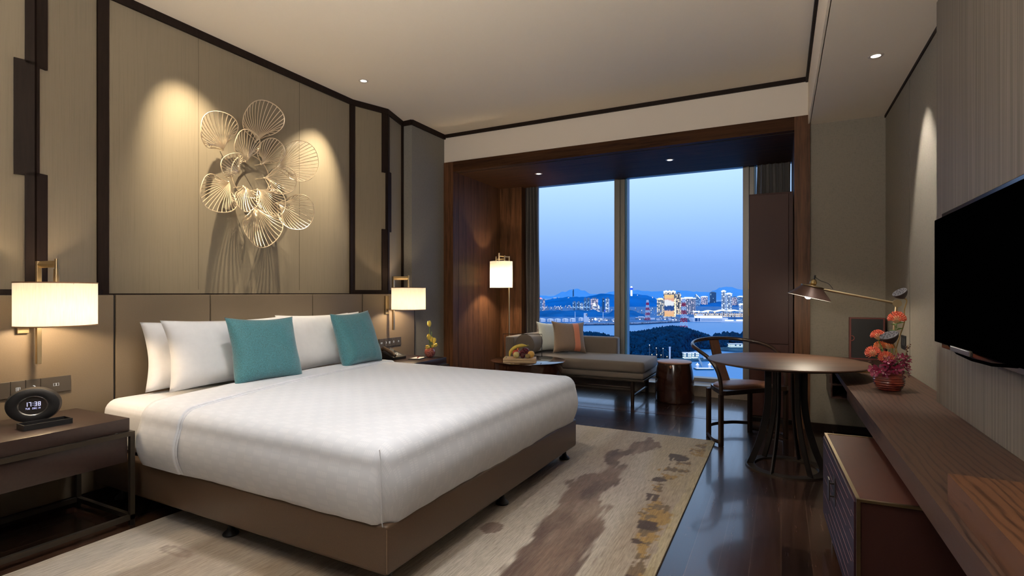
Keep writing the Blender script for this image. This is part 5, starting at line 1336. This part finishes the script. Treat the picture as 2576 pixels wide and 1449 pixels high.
# lit facade: rows of windows, some lit
def M_tower(name, wall, lit, frac=0.45, fx=3.6, fz=3.3, es=2.0, stripe=0.5):
    m, nt, b = base(name, wall, 0.8, 0, 0.3)
    t = N(nt, 'ShaderNodeTexCoord'); sp = N(nt, 'ShaderNodeSeparateXYZ'); nt.links.new(t.outputs['Object'], sp.inputs[0])
    ad = N(nt, 'ShaderNodeMath', operation='ADD'); nt.links.new(sp.outputs[0], ad.inputs[0]); nt.links.new(sp.outputs[1], ad.inputs[1])
    def cell(out, per):
        d = N(nt, 'ShaderNodeMath', operation='DIVIDE'); d.inputs[1].default_value = per; nt.links.new(out, d.inputs[0])
        f = N(nt, 'ShaderNodeMath', operation='FLOOR'); nt.links.new(d.outputs[0], f.inputs[0])
        r = N(nt, 'ShaderNodeMath', operation='FRACT'); nt.links.new(d.outputs[0], r.inputs[0]); return f.outputs[0], r.outputs[0]
    cx_, rx_ = cell(ad.outputs[0], fx); cz_, rz_ = cell(sp.outputs[2], fz)
    cb = N(nt, 'ShaderNodeCombineXYZ'); nt.links.new(cx_, cb.inputs[0]); nt.links.new(cz_, cb.inputs[1])
    wn = N(nt, 'ShaderNodeTexWhiteNoise'); nt.links.new(cb.outputs[0], wn.inputs['Vector'])
    on = N(nt, 'ShaderNodeMath', operation='LESS_THAN'); on.inputs[1].default_value = frac; nt.links.new(wn.outputs['Value'], on.inputs[0])
    wx = N(nt, 'ShaderNodeMath', operation='LESS_THAN'); wx.inputs[1].default_value = stripe; nt.links.new(rx_, wx.inputs[0])
    wz = N(nt, 'ShaderNodeMath', operation='LESS_THAN'); wz.inputs[1].default_value = 0.6; nt.links.new(rz_, wz.inputs[0])
    k = N(nt, 'ShaderNodeMath', operation='MULTIPLY'); nt.links.new(wx.outputs[0], k.inputs[0]); nt.links.new(wz.outputs[0], k.inputs[1])
    e = N(nt, 'ShaderNodeMath', operation='MULTIPLY'); nt.links.new(k.outputs[0], e.inputs[0]); nt.links.new(on.outputs[0], e.inputs[1])
    es_ = N(nt, 'ShaderNodeMath', operation='MULTIPLY'); es_.inputs[1].default_value = es*1.5; nt.links.new(e.outputs[0], es_.inputs[0])
    b.inputs['Emission Color'].default_value = (*lit, 1); nt.links.new(es_.outputs[0], b.inputs['Emission Strength'])
    nt.links.new(ramp(nt, wx.outputs[0], [(0, wall), (1, dk(wall, 0.55))]), b.inputs['Base Color']); return m
T_white = M_tower('white_tower_facade', (0.75, 0.78, 0.85), (0.75, 0.85, 1.0), 0.35, 4.6, 3.3, 1.2)
T_blue = M_tower('blue_tower_facade', (0.22, 0.40, 0.60), (0.5, 0.75, 1.0), 0.30, 4.5, 3.4, 0.7)
T_pink = M_tower('pinkish_tower_facade', (0.55, 0.50, 0.58), (1.0, 0.75, 0.75), 0.55, 3.6, 3.3, 1.0)
T_beige = M_tower('beige_tower_facade', (0.60, 0.52, 0.42), (1.0, 0.72, 0.42), 0.6, 4.0, 3.6, 1.5)
T_gold = M_tower('gold_lit_facade', (0.42, 0.34, 0.30), (1.0, 0.70, 0.42), 0.7, 3.6, 4.2, 1.5)
T_dark = M_tower('dark_glass_facade', (0.05, 0.17, 0.32), (0.5, 0.8, 1.0), 0.08, 5, 4, 0.8)
T_house = M_tower('small_house_facade', (0.38, 0.45, 0.60), (1.0, 0.9, 0.85), 0.38, 3.6, 3.2, 1.6)
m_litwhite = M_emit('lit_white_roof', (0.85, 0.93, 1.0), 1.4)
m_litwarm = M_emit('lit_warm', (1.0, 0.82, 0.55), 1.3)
m_roof = M_ext('tower_roof', (0.20, 0.27, 0.36), 0.8, 0.1, 0.1)
def tower(label, x0, x1, ytop, t, mat, crown=None, base_z=None, dep=0.8, bands=0, cat='building', name='tower_block', group=None, lobes=1, parts=True):
    c = far((x0+x1)/2, HY, t); w = (x1-x0)/FPX*t; z1 = far(x0, ytop, t).z; z0 = SEA+2.5 if base_z is None else base_z
    T = thing(name, label, cat, (c.x, c.y, z0), TH+math.atan(((x0+x1)/2-HX)/FPX)*-1, group)
    h = z1-z0; d = w*dep; b = MB()
    if lobes == 1: b.box(-w/2, w/2, 0, d, 0, h)
    else:
        for k in range(lobes):
            a = -w/2+w*k/lobes; b.box(a+w*0.02, a+w/lobes*0.80, 0, d, 0, h*(1-0.03*abs(k-(lobes-1)/2))); b.box(a, a+w/lobes, d*0.2, d*0.8, 0, h*0.96)
    b.obj('facade', mat, T)
    if parts:
        b = MB(); b.box(-w*0.3, w*0.3, d*0.2, d*0.7, h, h+3); b.obj('roof_plant', m_roof if crown is None else crown, T)
        if crown is not None: b = MB(); b.box(-w/2-0.6, w/2+0.6, -0.6, d, h-1.5, h+1.2); b.obj('lit_crown', crown, T)
        for k in range(bands):
            b = MB(); xx = -w/2+w*(k+0.5)/bands; b.box(xx-w*0.02, xx+w*0.02, -0.5, 0, 0, h); b.obj('pilaster', m_roof, T)
    return T
G = 'skyline'
m_litred = M_emit('lit_pink_sign', (1.0, 0.35, 0.45), 1.4)
tower('tall tower at the left edge of the window with a pink lit crown', 1355.5, 1363.5, 751, 1700, T_blue, m_litred)
tower('slim pale tower beside the pink crowned one', 1364.5, 1371, 754, 1720, T_pink)
tower('low pale block nearest the curtain', 1345, 1354, 773, 1650, T_pink)
tower('low white lit block on the hill behind the curtain edge', 1346, 1352, 747, 2480, T_house, m_litwhite, base_z=-45)
tower('blue grey twin-topped tower left of the middle of the left pane', 1440, 1450, 760, 1700, T_blue, lobes=2)
tower('blue grey tower just right of the twin-topped one', 1451.5, 1459.5, 760, 1705, T_blue, lobes=2)
tower('narrow bright white tower at the right end of the lower group', 1460.5, 1467, 763, 1690, T_white, lobes=2)
tower('blue tower first of the taller group in the left pane', 1468.5, 1476, 751, 1720, T_blue, lobes=2)
tower('blue white tower second of the taller group in the left pane', 1477, 1484, 751, 1722, T_blue, m_roof, lobes=2)
tower('broad pinkish tower of the taller group in the left pane', 1485.5, 1504.5, 751, 1725, T_pink, lobes=4)
tower('dark blue tower left of the lone white tower', 1514.5, 1521, 751.5, 1600, T_dark)
tower('lone tall white tower in the right half of the left pane', 1523, 1533, 751, 1600, T_white, lobes=2)
tower('thin dark skyscraper standing before the distant mountain', 1440.5, 1443.8, 728.5, 3600, T_dark)
# pagoda-like lit house
def pagoda(label, x, y, w_px, t):
    c = far(x, y, t); T = thing('lit_hall', label, 'building', (c.x, c.y, c.z-6), TH); w = w_px/FPX*t
    b = MB(); b.box(-w*0.28, w*0.28, 0, w*0.4, -14, 6); b.obj('body', T_house, T)
    for k, (ww, z) in enumerate(((0.5, 6), (0.36, 11))):
        b = MB(); b.lathe([(w*ww, z), (w*ww*0.55, z+2.2), (w*0.05, z+5)], (0, w*0.2, 0), 4, True, M=Matrix.Rotation(PI/4, 3, 'Z')); b.obj('roof', m_litwhite, T)
pagoda('bright white roofed hall on the slope in front of the towers', 1496, 770, 17, 1640)
pagoda('smaller bright roofed hall stepping down to the right', 1506.5, 776, 8, 1620)
random.seed(5)
def houses(x0, x1, y0, y1, t, n, group, label):
    for k in range(n):
        x = random.uniform(x0, x1); y = random.uniform(y0, y1); w = random.uniform(1.3, 2.6)
        tower(label, x-w/2, x+w/2, y, t*random.uniform(0.98, 1.02), T_house, base_z=far(x, y+random.uniform(4, 8), t).z, name='hillside_house', group=group, parts=False)
houses(1371, 1414, 769, 777, 1640, 26, 'small lit houses on the slope left of the towers', 'small lit block of flats low on the slope above the storage tanks')
houses(1422, 1438, 766, 774, 1800, 8, 'small lit houses by the twin-topped tower', 'small lit house on the dark slope left of the twin-topped tower')
houses(1535, 1552, 772, 782, 1500, 7, 'small lit houses left of the mullion', 'small lit house on the slope just left of the window mullion')
houses(1585, 1652, 774, 792, 1450, 34, 'small lit houses in the right pane', 'small lit block of flats low on the slope in the right pane')
houses(1650, 1668, 779, 794, 1250, 8, 'low blocks before the beige tower', 'low grey block in front of the beige lit tower')
houses(1386, 1436, 747, 750, 2470, 9, 'lights along the left hill crest', 'tiny lit house on the crest of the dark hill')
houses(1590, 1645, 741, 748, 2470, 12, 'lights along the right hill crest', 'tiny lit house on the hill crest right of the mullion')
houses(1842, 1868, 757, 767, 2300, 8, 'pale blocks at the right edge', 'pale small block at the far right of the skyline')
# right pane
tower('beige tower with warm lit windows left of the picture screen tower', 1653, 1669, 752.5, 1350, T_beige, m_litwarm, bands=2)
tower('second warm lit tower just right of the picture screen tower', 1700, 1713, 738, 1420, T_gold, lobes=2)
tower('long grey slab building with upright stripes and a lit roof line', 1715, 1749, 750, 1430, T_pink, m_litwhite, bands=7, dep=0.3)
tower('pale block with a lit top left of the dark square tower', 1763.5, 1780, 746.5, 2350, T_pink, m_litwhite)
tower('dark square glass tower before the rounded mountain', 1786, 1801, 735.5, 2400, T_dark)
tower('tallest white tower at the right, left of its twin', 1815, 1825.5, 732.5, 1500, T_white, m_litwhite, lobes=2)
tower('white striped tower standing right of the tallest one', 1826.5, 1841, 739, 1480, T_white, m_litwhite, lobes=2)
tower('pale apartment block right of the white striped tower', 1842, 1854, 747.5, 2300, T_pink, lobes=3)
tower('blue block with a lit roof at the right edge of the pane', 1855.5, 1872, 746, 2250, T_blue, m_litwhite)
tower('lit white arch-like building low at the right edge', 1859, 1871, 766, 1500, T_white, m_litwhite)
# slanted tower
c = far(1756, HY, 2300); T = thing('slanted_tower', 'small tower with a slanting lit roof', 'building', (c.x, c.y, SEA+2), TH)
b = MB(); b.box(-9, 9, 0, 14, 0, 34)
for v in b.bm.verts:
    if v.co.z > 1 and v.co.x < 0: v.co.z += 18
b.obj('facade', T_blue, T)
b = MB(); b.tube([(-9, -0.5, 52), (9, -0.5, 34)], 1.6, 4); b.obj('lit_roof_edge', m_litwhite, T)
# picture screen tower
c = far(1684.5, HY, 1260); t_ = 1260; w = 29.5/FPX*t_; z1 = far(0, 735.5, t_).z; z0 = SEA+3; h = z1-z0
T = thing('screen_tower', 'broad tower whose whole front is a lit orange and white picture screen', 'building', (c.x, c.y, z0), TH-math.atan((1684.5-HX)/FPX))
b = MB(); b.box(-w/2, w/2, 0.5, w*0.7, 0, h); b.obj('building_body', T_gold, T)
m_scr = bpy.data.materials.new('facade_screen'); m_scr.use_nodes = True; nt = m_scr.node_tree; nt.nodes.clear()
sp = N(nt, 'ShaderNodeSeparateXYZ'); tcn = N(nt, 'ShaderNodeTexCoord'); nt.links.new(tcn.outputs['Object'], sp.inputs[0])
mr = N(nt, 'ShaderNodeMapRange'); mr.inputs[1].default_value = 0; mr.inputs[2].default_value = h; nt.links.new(sp.outputs[2], mr.inputs[0])
f = noisetex(nt, coords(nt, (0.11, 0.11, 0.07)), 1, 4, 0.6)
ad = N(nt, 'ShaderNodeMath', operation='MULTIPLY_ADD'); ad.inputs[1].default_value = 0.35; nt.links.new(f, ad.inputs[0]); nt.links.new(mr.outputs[0], ad.inputs[2])
col = ramp(nt, ad.outputs[0], [(0.20, (1.0, 0.55, 0.25)), (0.42, (0.95, 0.6, 0.4)), (0.46, (0.03, 0.10, 0.35)), (0.62, (0.02, 0.08, 0.30)), (0.66, (0.9, 0.95, 1.0)), (0.82, (0.95, 0.95, 1.0)), (0.88, (0.9, 0.42, 0.30)), (1.02, (1.0, 0.66, 0.30)), (1.2, (1.0, 0.72, 0.35))])
em = N(nt, 'ShaderNodeEmission'); em.inputs[1].default_value = 0.95; nt.links.new(col, em.inputs[0]); oo = N(nt, 'ShaderNodeOutputMaterial'); nt.links.new(em.outputs[0], oo.inputs[0])
b = MB(); b.box(-w*0.42, w*0.36, 0, 0.5, 2, h-6); b.obj('picture_screen', m_scr, T)
b = MB()
for k in range(7): b.ball((-w/2+w*(k+0.5)/7, 1, h+1.2+1.2*(k % 2)), 2.6, 5)
b.obj('lit_crown', m_litwhite, T)
b = MB(); b.box(w*0.40, w*0.5, -0.4, 0.5, 0, h*0.75); b.obj('lit_side_strip', m_litwarm, T)
# observation tower on the hill
c = far(1588.5, 737, 2400); T = thing('observation_tower', 'white and blue observation tower on the hill right of the mullion', 'tower', (c.x, c.y, -20), TH)
zt = far(0, 722, 2400).z+20
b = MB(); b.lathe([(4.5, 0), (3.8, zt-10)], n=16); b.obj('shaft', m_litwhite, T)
b = MB(); b.lathe([(4, zt-14), (7.5, zt-9), (7.5, zt-5), (5, zt-3.5)], n=16); b.obj('blue_deck', M_emit('blue_lit_deck', (0.03, 0.12, 0.9), 1.2), T)
b = MB(); b.ball((0, 0, zt-1), 5, 6); b.obj('dome', m_litwhite, T)

# storage tanks
m_tank = M_ext('white_tank_steel', (0.95, 0.88, 0.92), 0.6, 0.04, 0.1)
tank_root = None
for i, (x, wpx, y) in enumerate(((1363.3, 18.5, 799.5), (1384.7, 16.5, 800), (1402.8, 15.8, 800), (1422.2, 16, 799.5), (1440.5, 15.5, 799), (1461.5, 12, 797.5))):
    t = 1055 if i < 5 else 1090; c = far(x, HY, t); r = wpx/2/FPX*t; zt = far(x, y+1.5, t).z
    lab = ['white storage tank standing first from the left, widest of the row', 'second white storage tank of the row from the left', 'white storage tank third from the left', 'white storage tank fourth from the left, nearly above the brown cushion', 'fifth white storage tank, right of the brown cushion corner', 'smallest white storage tank at the right end of the row'][i]
    T = thing('storage_tank', lab, 'storage tank', (c.x, c.y, SEA+3), 0, 'storage tanks in a row on the quay'); hh = zt-SEA-3
    b = MB(); b.lathe([(r, 0), (r, hh*0.86)], n=32); b.obj('tank_body', m_tank, T, True, 30)
    b = MB(); b.lathe([(r*1.02, hh*0.86), (r*0.5, hh*0.98), (r*0.05, hh*1.05)], n=32); b.obj('cone_roof', m_tank, T, True, 30)
    b = MB(); b.box(-r*0.08, r*0.08, -r-0.3, -r, 0, hh*0.9); b.obj('ladder', m_roof, T)
def simple(name, label, cat, x, t, build, mat, z=SEA+3, group=None):
    c = far(x, HY, t); b = MB(); build(b); o = b.obj(name, mat); o.location = (c.x, c.y, z); o.rotation_euler = (0, 0, TH); return tag(o, label, cat, group)
c = far(1475.5, HY, 1040); T = thing('loading_tower', 'white stepped loading tower right of the storage tanks', 'tower', (c.x, c.y, SEA+3), TH)
zz = far(0, 788, 1040).z-SEA-3
b = MB(); b.box(-4.6, 1.0, 0, 5, 0, zz); b.obj('tall_part', m_tank, T); b = MB(); b.box(1.0, 4.8, 0, 5, 0, zz*0.55); b.obj('low_part', m_tank, T); b = MB(); b.box(-1, 2.2, 0, 4, zz*0.7, zz*0.95); b.obj('head', m_roof, T)
for x, yt, lab in ((1446.7, 784, 'thin white mast behind the storage tanks'), (1517.2, 784, 'thin pale mast on the quay with a blue lamp at its foot')):
    zz = far(0, yt, 1150).z-SEA-3
    simple('mast', lab, 'mast', x, 1150, lambda b: b.cyl((0, 0, 0), (0, 0, zz), 0.8, 0.5, 8), m_tank)
for x, y, t, lab, r, mm in ((1497.8, 802.5, 1040, 'brightest floodlight on the quay in the left pane', 2.4, m_litwhite), (1512, 803, 1060, 'small quay light right of the brightest floodlight', 1.1, m_litwhite), (1521, 781, 1590, 'blue light at the foot of the lone white tower', 1.8, M_emit('blue_beacon', (0.05, 0.1, 1.0), 1.5)), (1758, 784, 1300, 'round lamp over the left end of the terminal roof', 2.6, m_litwarm), (1781, 784, 1300, 'round lamp over the middle of the terminal roof', 2.6, m_litwarm), (1798, 784, 1300, 'round lamp over the right part of the terminal roof', 2.6, m_litwarm)):
    p = far(x, y, t); b = MB(); b.ball((0, 0, 0), r, 6); b.cyl((0, 0, -8 if t > 1200 else -3), (0, 0, 0), 0.3, n=6); o = b.obj('floodlight', mm); o.location = p; tag(o, lab, 'light')
# low quay sheds, cars and clutter
random.seed(12)
for k in range(60):
    x = random.choice([random.uniform(1485, 1552), random.uniform(1584, 1735), random.uniform(1584, 1735)]); t = random.uniform(1040, 1140) if x < 1600 else random.uniform(1110, 1200)
    c = far(x, HY, t); w = random.uniform(3, 11); h = random.uniform(1.5, 4.5)
    if k % 3 == 0: b = MB(); b.box(-w/2, w/2, 0, 6, 0, h)
    else: b = MB(); b.box(-w/2, w/2, 0, 6, 0, h); b.box(-w/2-0.5, w/2+0.5, -0.5, 6.5, h, h+0.5)
    o = b.obj('quay_shed', random.choice([m_tank, m_roof, T_house, m_litwhite if random.random() < 0.35 else m_tank, T_house])); o.location = (c.x, c.y, SEA+3); o.rotation_euler = (0, 0, TH+random.uniform(-.3, .3)); tag(o, 'low shed or container among the clutter on the port quay', 'shed', 'low sheds and containers on the quay')
def pylon(label, x, ytop, ybase, t, w):
    c = far(x, HY, t); zt = far(0, ytop, t).z; zb = far(0, ybase, t).z; H_ = zt-zb
    T = thing('lattice_pylon', label, 'pylon', (c.x, c.y, zb), TH+0.3)
    mr_ = M_ext('pylon_red', (0.62, 0.03, 0.10), 0.6, 0.05, 0.1); mw_ = M_ext('pylon_white', (0.85, 0.85, 0.9), 0.6, 0.05, 0.1); n = 8
    for k in range(n):
        a0, a1 = k/n, (k+1)/n; s0, s1 = w*(0.5-0.32*a0), w*(0.5-0.32*a1); b = MB(); r = 0.28
        C4 = [(-1, -1), (1, -1), (1, 1), (-1, 1)]
        for q in range(4):
            p, p2 = C4[q], C4[(q+1) % 4]
            b.cyl((p[0]*s0, p[1]*s0, H_*a0), (p[0]*s1, p[1]*s1, H_*a1), r*1.5, n=4)
            b.cyl((p[0]*s0, p[1]*s0, H_*a0), (p2[0]*s1, p2[1]*s1, H_*a1), r, n=4); b.cyl((p2[0]*s0, p2[1]*s0, H_*a0), (p[0]*s1, p[1]*s1, H_*a1), r, n=4)
            b.cyl((p[0]*s1, p[1]*s1, H_*a1), (p2[0]*s1, p2[1]*s1, H_*a1), r, n=4)
        b.obj('lattice_section', mr_ if k % 2 == 0 else mw_, T)
pylon('red and white lattice pylon on the shore, farther and left', 1629, 755, 806, 1080, 7.5)
pylon('taller red and white lattice pylon rising behind the wooded hill', 1720, 752, 830, 820, 8.0)
# ferry
c = far(1783, HY, 1110); T = thing('ferry', 'long white ferry moored by the terminal', 'ship', (c.x, c.y, SEA), TH-0.12)
L = 92/FPX*1110
b = MB(); b.poly([(-L/2, 0), (-L/2+6, -7), (L/2-4, -7), (L/2, -2), (L/2, 7), (-L/2+6, 7)], 0, 8)
for v in b.bm.verts:
    if v.co.z > 1 and v.co.x < -L/2+7: v.co.x -= 3
b.obj('hull', m_tank, T)
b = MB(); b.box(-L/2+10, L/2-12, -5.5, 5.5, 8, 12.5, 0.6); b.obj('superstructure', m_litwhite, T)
b = MB(); b.box(-L/2+14, -L/2+26, -4.5, 4.5, 12.5, 15.5, 0.5); b.obj('bridge', m_tank, T)
b = MB(); b.box(-L/2+9, -L/2+14, -7.3, -7, 1.5, 8); b.box(-L/2+16, -L/2+18.5, -7.3, -7, 1.5, 8); b.obj('blue_stripe', M_ext('ship_blue', (0.02, 0.12, 0.30), 0.5, 0.05, 0.1), T)
b = MB()
for k in range(16): b.box(-L/2+22+k*2.6, -L/2+23.6+k*2.6, -7.3, -7, 3.6, 5.0)
b.obj('hull_lettering', M_ext('ship_lettering', (0.25, 0.38, 0.58), 0.5, 0.05, 0.1), T)
c = far(1832, HY, 1090); T = thing('small_boat', 'small white boat moored right of the ferry', 'boat', (c.x, c.y, SEA), TH-0.1)
b = MB(); b.poly([(-14, 0), (-10, -3), (14, -3), (14, 3), (-10, 3)], 0, 2.6); b.obj('hull', m_tank, T); b = MB(); b.box(-6, 10, -2, 2, 2.6, 5); b.obj('cabin', m_litwhite, T)
c = far(1858, HY, 1080); T = thing('small_boat', 'small white boat at the right edge of the pane', 'boat', (c.x, c.y, SEA), TH+0.1)
b = MB(); b.poly([(-16, 0), (-10, -3), (14, -3), (14, 3), (-10, 3)], 0, 3); b.obj('hull', m_tank, T); b = MB(); b.box(-4, 10, -2, 2, 3, 6); b.obj('cabin', m_litwhite, T)
# terminal with a long curved lit roof
c = far(1812, HY, 1270); T = thing('ferry_terminal', 'long ferry terminal with a glowing curved white roof', 'building', (c.x, c.y, SEA+3), TH-0.05)
Lt = 132/FPX*1270
b = MB(); b.box(-Lt/2+8, Lt/2, 0, 26, 0, 8); b.obj('hall', T_gold, T)
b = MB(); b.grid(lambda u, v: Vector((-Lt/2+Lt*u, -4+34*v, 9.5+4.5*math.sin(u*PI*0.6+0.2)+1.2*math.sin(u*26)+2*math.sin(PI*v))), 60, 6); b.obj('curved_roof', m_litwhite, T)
b = MB()
for k in range(24): b.cyl((-Lt/2+10+k*(Lt-12)/24, -3, 0), (-Lt/2+10+k*(Lt-12)/24, -3, 10), 0.6, n=5)
b.obj('roof_columns', m_tank, T)['kind'] = 'stuff'
# wooded hill nearby
random.seed(31)
def hillz(x, tt):       # height above the sea of the near hill
    prof = [(1240, 8), (1345, 12), (1400, 11), (1455, 15), (1500, 14), (1550, 8.5), (1583, 14.5), (1620, 16.5), (1655, 20), (1690, 22.5), (1725, 20), (1755, 15.5), (1780, 11), (1797, 7), (1820, 2), (1850, 0)]
    h = 0
    for (xa, ya), (xb, yb) in zip(prof[:-1], prof[1:]):
        if xa <= x <= xb: h = ya+(yb-ya)*(x-xa)/(xb-xa)
    v = (tt-480)/(640-480); 
    if v < 0 or v > 1: return 0
    k = max(0, min(1, (x-1700)/60)); c0 = 480+95*k*k*(3-2*k); g = max(0, min(1, (tt-c0+8)/16))
    return h*math.sin(PI*min(1, 0.04+v*0.78))**0.7*g
b = MB()
def HP(u, v):
    x = 1240+(1850-1240)*u; tt = 478+168*v; p = far(x, HY, tt); p.z = SEA-0.7+hillz(x, tt)*0.92; return p
b.grid(HP, 90, 30); o = b.obj('wooded_hill', m_forest, None, True, 170); struct(center_origin(o), 'dark wooded hill close below the window', 'hill')
bm = bmesh.new()
ico = bmesh.new(); bmesh.ops.create_icosphere(ico, subdivisions=1, radius=1.0); iv = [v.co.copy() for v in ico.verts]; iface = [[v.index for v in f.verts] for f in ico.faces]; ico.free()
for k in range(11000):
    x = random.uniform(1240, 1846); tt = 480+150*random.random(); hz_ = hillz(x, tt)
    if hz_ < 1.0: continue
    p = far(x, HY, tt); r = random.uniform(0.8, 1.9); s = random.uniform(0.8, 1.8); p.z = SEA+hz_*0.95+r*0.5+0.8*nz((p.x, p.y, 0), 0.08)
    vs = [bm.verts.new((p.x+c.x*r*random.uniform(.75, 1.2), p.y+c.y*r*random.uniform(.75, 1.2), p.z+c.z*r*s*random.uniform(.75, 1.25))) for c in iv]
    for f in iface: bm.faces.new([vs[i] for i in f])
me = bpy.data.meshes.new('forest_canopy'); bm.to_mesh(me); bm.free(); me.materials.append(m_forest)
o = bpy.data.objects.new('forest_canopy', me); C.objects.link(o); tag(o, 'dense dark trees covering the hill close below the window', 'forest', None, 'stuff')
# right shore trees
bm = bmesh.new()
for k in range(420):
    x = random.uniform(1800, 1990); tt = random.uniform(610, 690); p = far(x, HY, tt); r = random.uniform(2, 4.5); p.z = SEA+2+r*0.8+3*nz((x*0.06, 0, 0), 1)
    vs = [bm.verts.new((p.x+c.x*r*random.uniform(.75, 1.2), p.y+c.y*r*random.uniform(.75, 1.2), p.z+c.z*r*1.2*random.uniform(.75, 1.25))) for c in iv]
    for f in iface: bm.faces.new([vs[i] for i in f])
me = bpy.data.meshes.new('shore_trees'); bm.to_mesh(me); bm.free(); me.materials.append(m_forest)
o = bpy.data.objects.new('shore_trees', me); C.objects.link(o); tag(o, 'low line of dark trees on the right hand shore', 'trees', None, 'stuff')
def land(label, pts, z=1.2, mat=m_port):
    b = MB(); b.poly([tuple(far(x, HY, t).xy) for x, t in pts], SEA-1, SEA+z); o = b.obj('shore_land', mat); return struct(center_origin(o), label, 'ground')
m_shore = M_ext('dark_shore', (0.05, 0.12, 0.18), 0.9, 0.5, 0.1)
land('dark spit of land under the right hand trees', [(1790, 560), (1850, 540), (2000, 540), (2000, 700), (1800, 690)], 1.5, m_shore)
land('narrow pier promenade in front of the wooded hill', [(1560, 455), (1700, 462), (1790, 470), (1900, 478), (1900, 486), (1790, 482), (1700, 488), (1560, 488)], 1.2, m_shore)
def block(name, label, cat, x, t, w, d, h, mat, rz=0, z=SEA+1.2, roof=None):
    c = far(x, HY, t); T = thing(name, label, cat, (c.x, c.y, z), TH+rz)
    b = MB(); b.box(-w/2, w/2, 0, d, 0, h); b.obj('walls', mat, T)
    b = MB(); b.box(-w/2-0.6, w/2+0.6, -0.6, d+0.6, h, h+0.5); b.obj('roof', roof or m_tank, T); return T
T_pier = M_tower('pier_glass', (0.45, 0.6, 0.7), (0.75, 1.0, 1.0), 0.8, 1.6, 1.8, 1.1, 0.75)
block('pier_pavilion', 'white glazed pavilion on the pier left of the chair back', 'building', 1731, 478, 6.5, 5, 4.6, T_pier)
block('pier_pavilion', 'second glazed pavilion on the pier, right of the first', 'building', 1751, 480, 6, 5, 4.6, T_pier, 0.2)
block('shore_building', 'long low lit building under the right hand trees', 'building', 1853, 575, 14, 6, 3.4, T_pier)
block('kiosk', 'small white kiosk on the pier near the chair rail', 'kiosk', 1773.5, 474, 1.6, 1.6, 4, m_tank)
b = MB(); p0 = far(1757, HY, 470); p1 = far(1766, HY, 432)
b.tube([(p0.x, p0.y, SEA+3.0), (p1.x, p1.y, SEA+1.4)], 1.9, 4, flat=0.25); o = b.obj('gangway', M_ext('gangway_grey', (0.45, 0.55, 0.62), 0.8, 0.1, 0.5)); tag(center_origin(o), 'sloping gangway from the pier down to the barge', 'gangway')
c = far(1770, HY, 418); T = thing('barge', 'floating landing barge with two little peaked pavilions', 'barge', (c.x, c.y, SEA), TH)
b = MB(); b.box(-7, 7, -3.2, 3.2, 0, 0.9, 0.2); b.obj('pontoon', m_shore, T)
b = MB(); b.box(-6.4, 6.4, -2.9, 2.9, 0.9, 1.05)
b.obj('deck', m_tank, T)
for sx_ in (-5.0, 4.6):
    b = MB(); b.lathe([(1.5, 3.6), (0.8, 4.2), (0.1, 5.4)], (sx_, -0.5, 0), 12); b.obj('peaked_roof', m_litwhite, T)
    b = MB()
    b.cyl((sx_, -0.5, 1.05), (sx_, -0.5, 3.8), 0.9, n=10); b.obj('post', m_tank, T)
b = MB(); b.box(-6.6, 6.6, -3.05, -2.95, 1.05, 1.35); b.obj('bulwark', m_litwhite, T)
random.seed(8)
for x, y, lab in ((1634, 868, 'tiny lamp high on the dark wooded hill'), (1651, 875.5, 'tiny lamp in the middle of the dark wooded hill'), (1668, 876.5, 'tiny lamp on the wooded hill left of the white obelisk'), (1678, 897, 'warm lamp at the foot of the wooded hill above the stool'), (1663, 893, 'warm curved lamp left of the one above the stool'), (1652, 892, 'warm lamp among the trees above the daybed end'), (1640, 892, 'warm lamp furthest left at the foot of the wooded hill')):
    t = 473; p = far(x, y, t); b = MB(); b.ball((0, 0, 0), 0.42, 6); b.cyl((0, 0, SEA-p.z), (0, 0, 0), 0.012, n=4); o = b.obj('street_lamp', m_litwhite if y < 880 else m_litwarm); o.location = p; tag(o, lab, 'lamp')
c = far(1685, 880, 472); b = MB(); b.box(-0.6, 0.6, -0.6, 0.6, SEA-c.z, 2.2); b.box(-0.8, 0.8, -0.8, 0.8, 2.2, 2.6); o = b.obj('obelisk', m_tank); o.location = c; tag(o, 'narrow white obelisk standing on the wooded hill', 'monument')
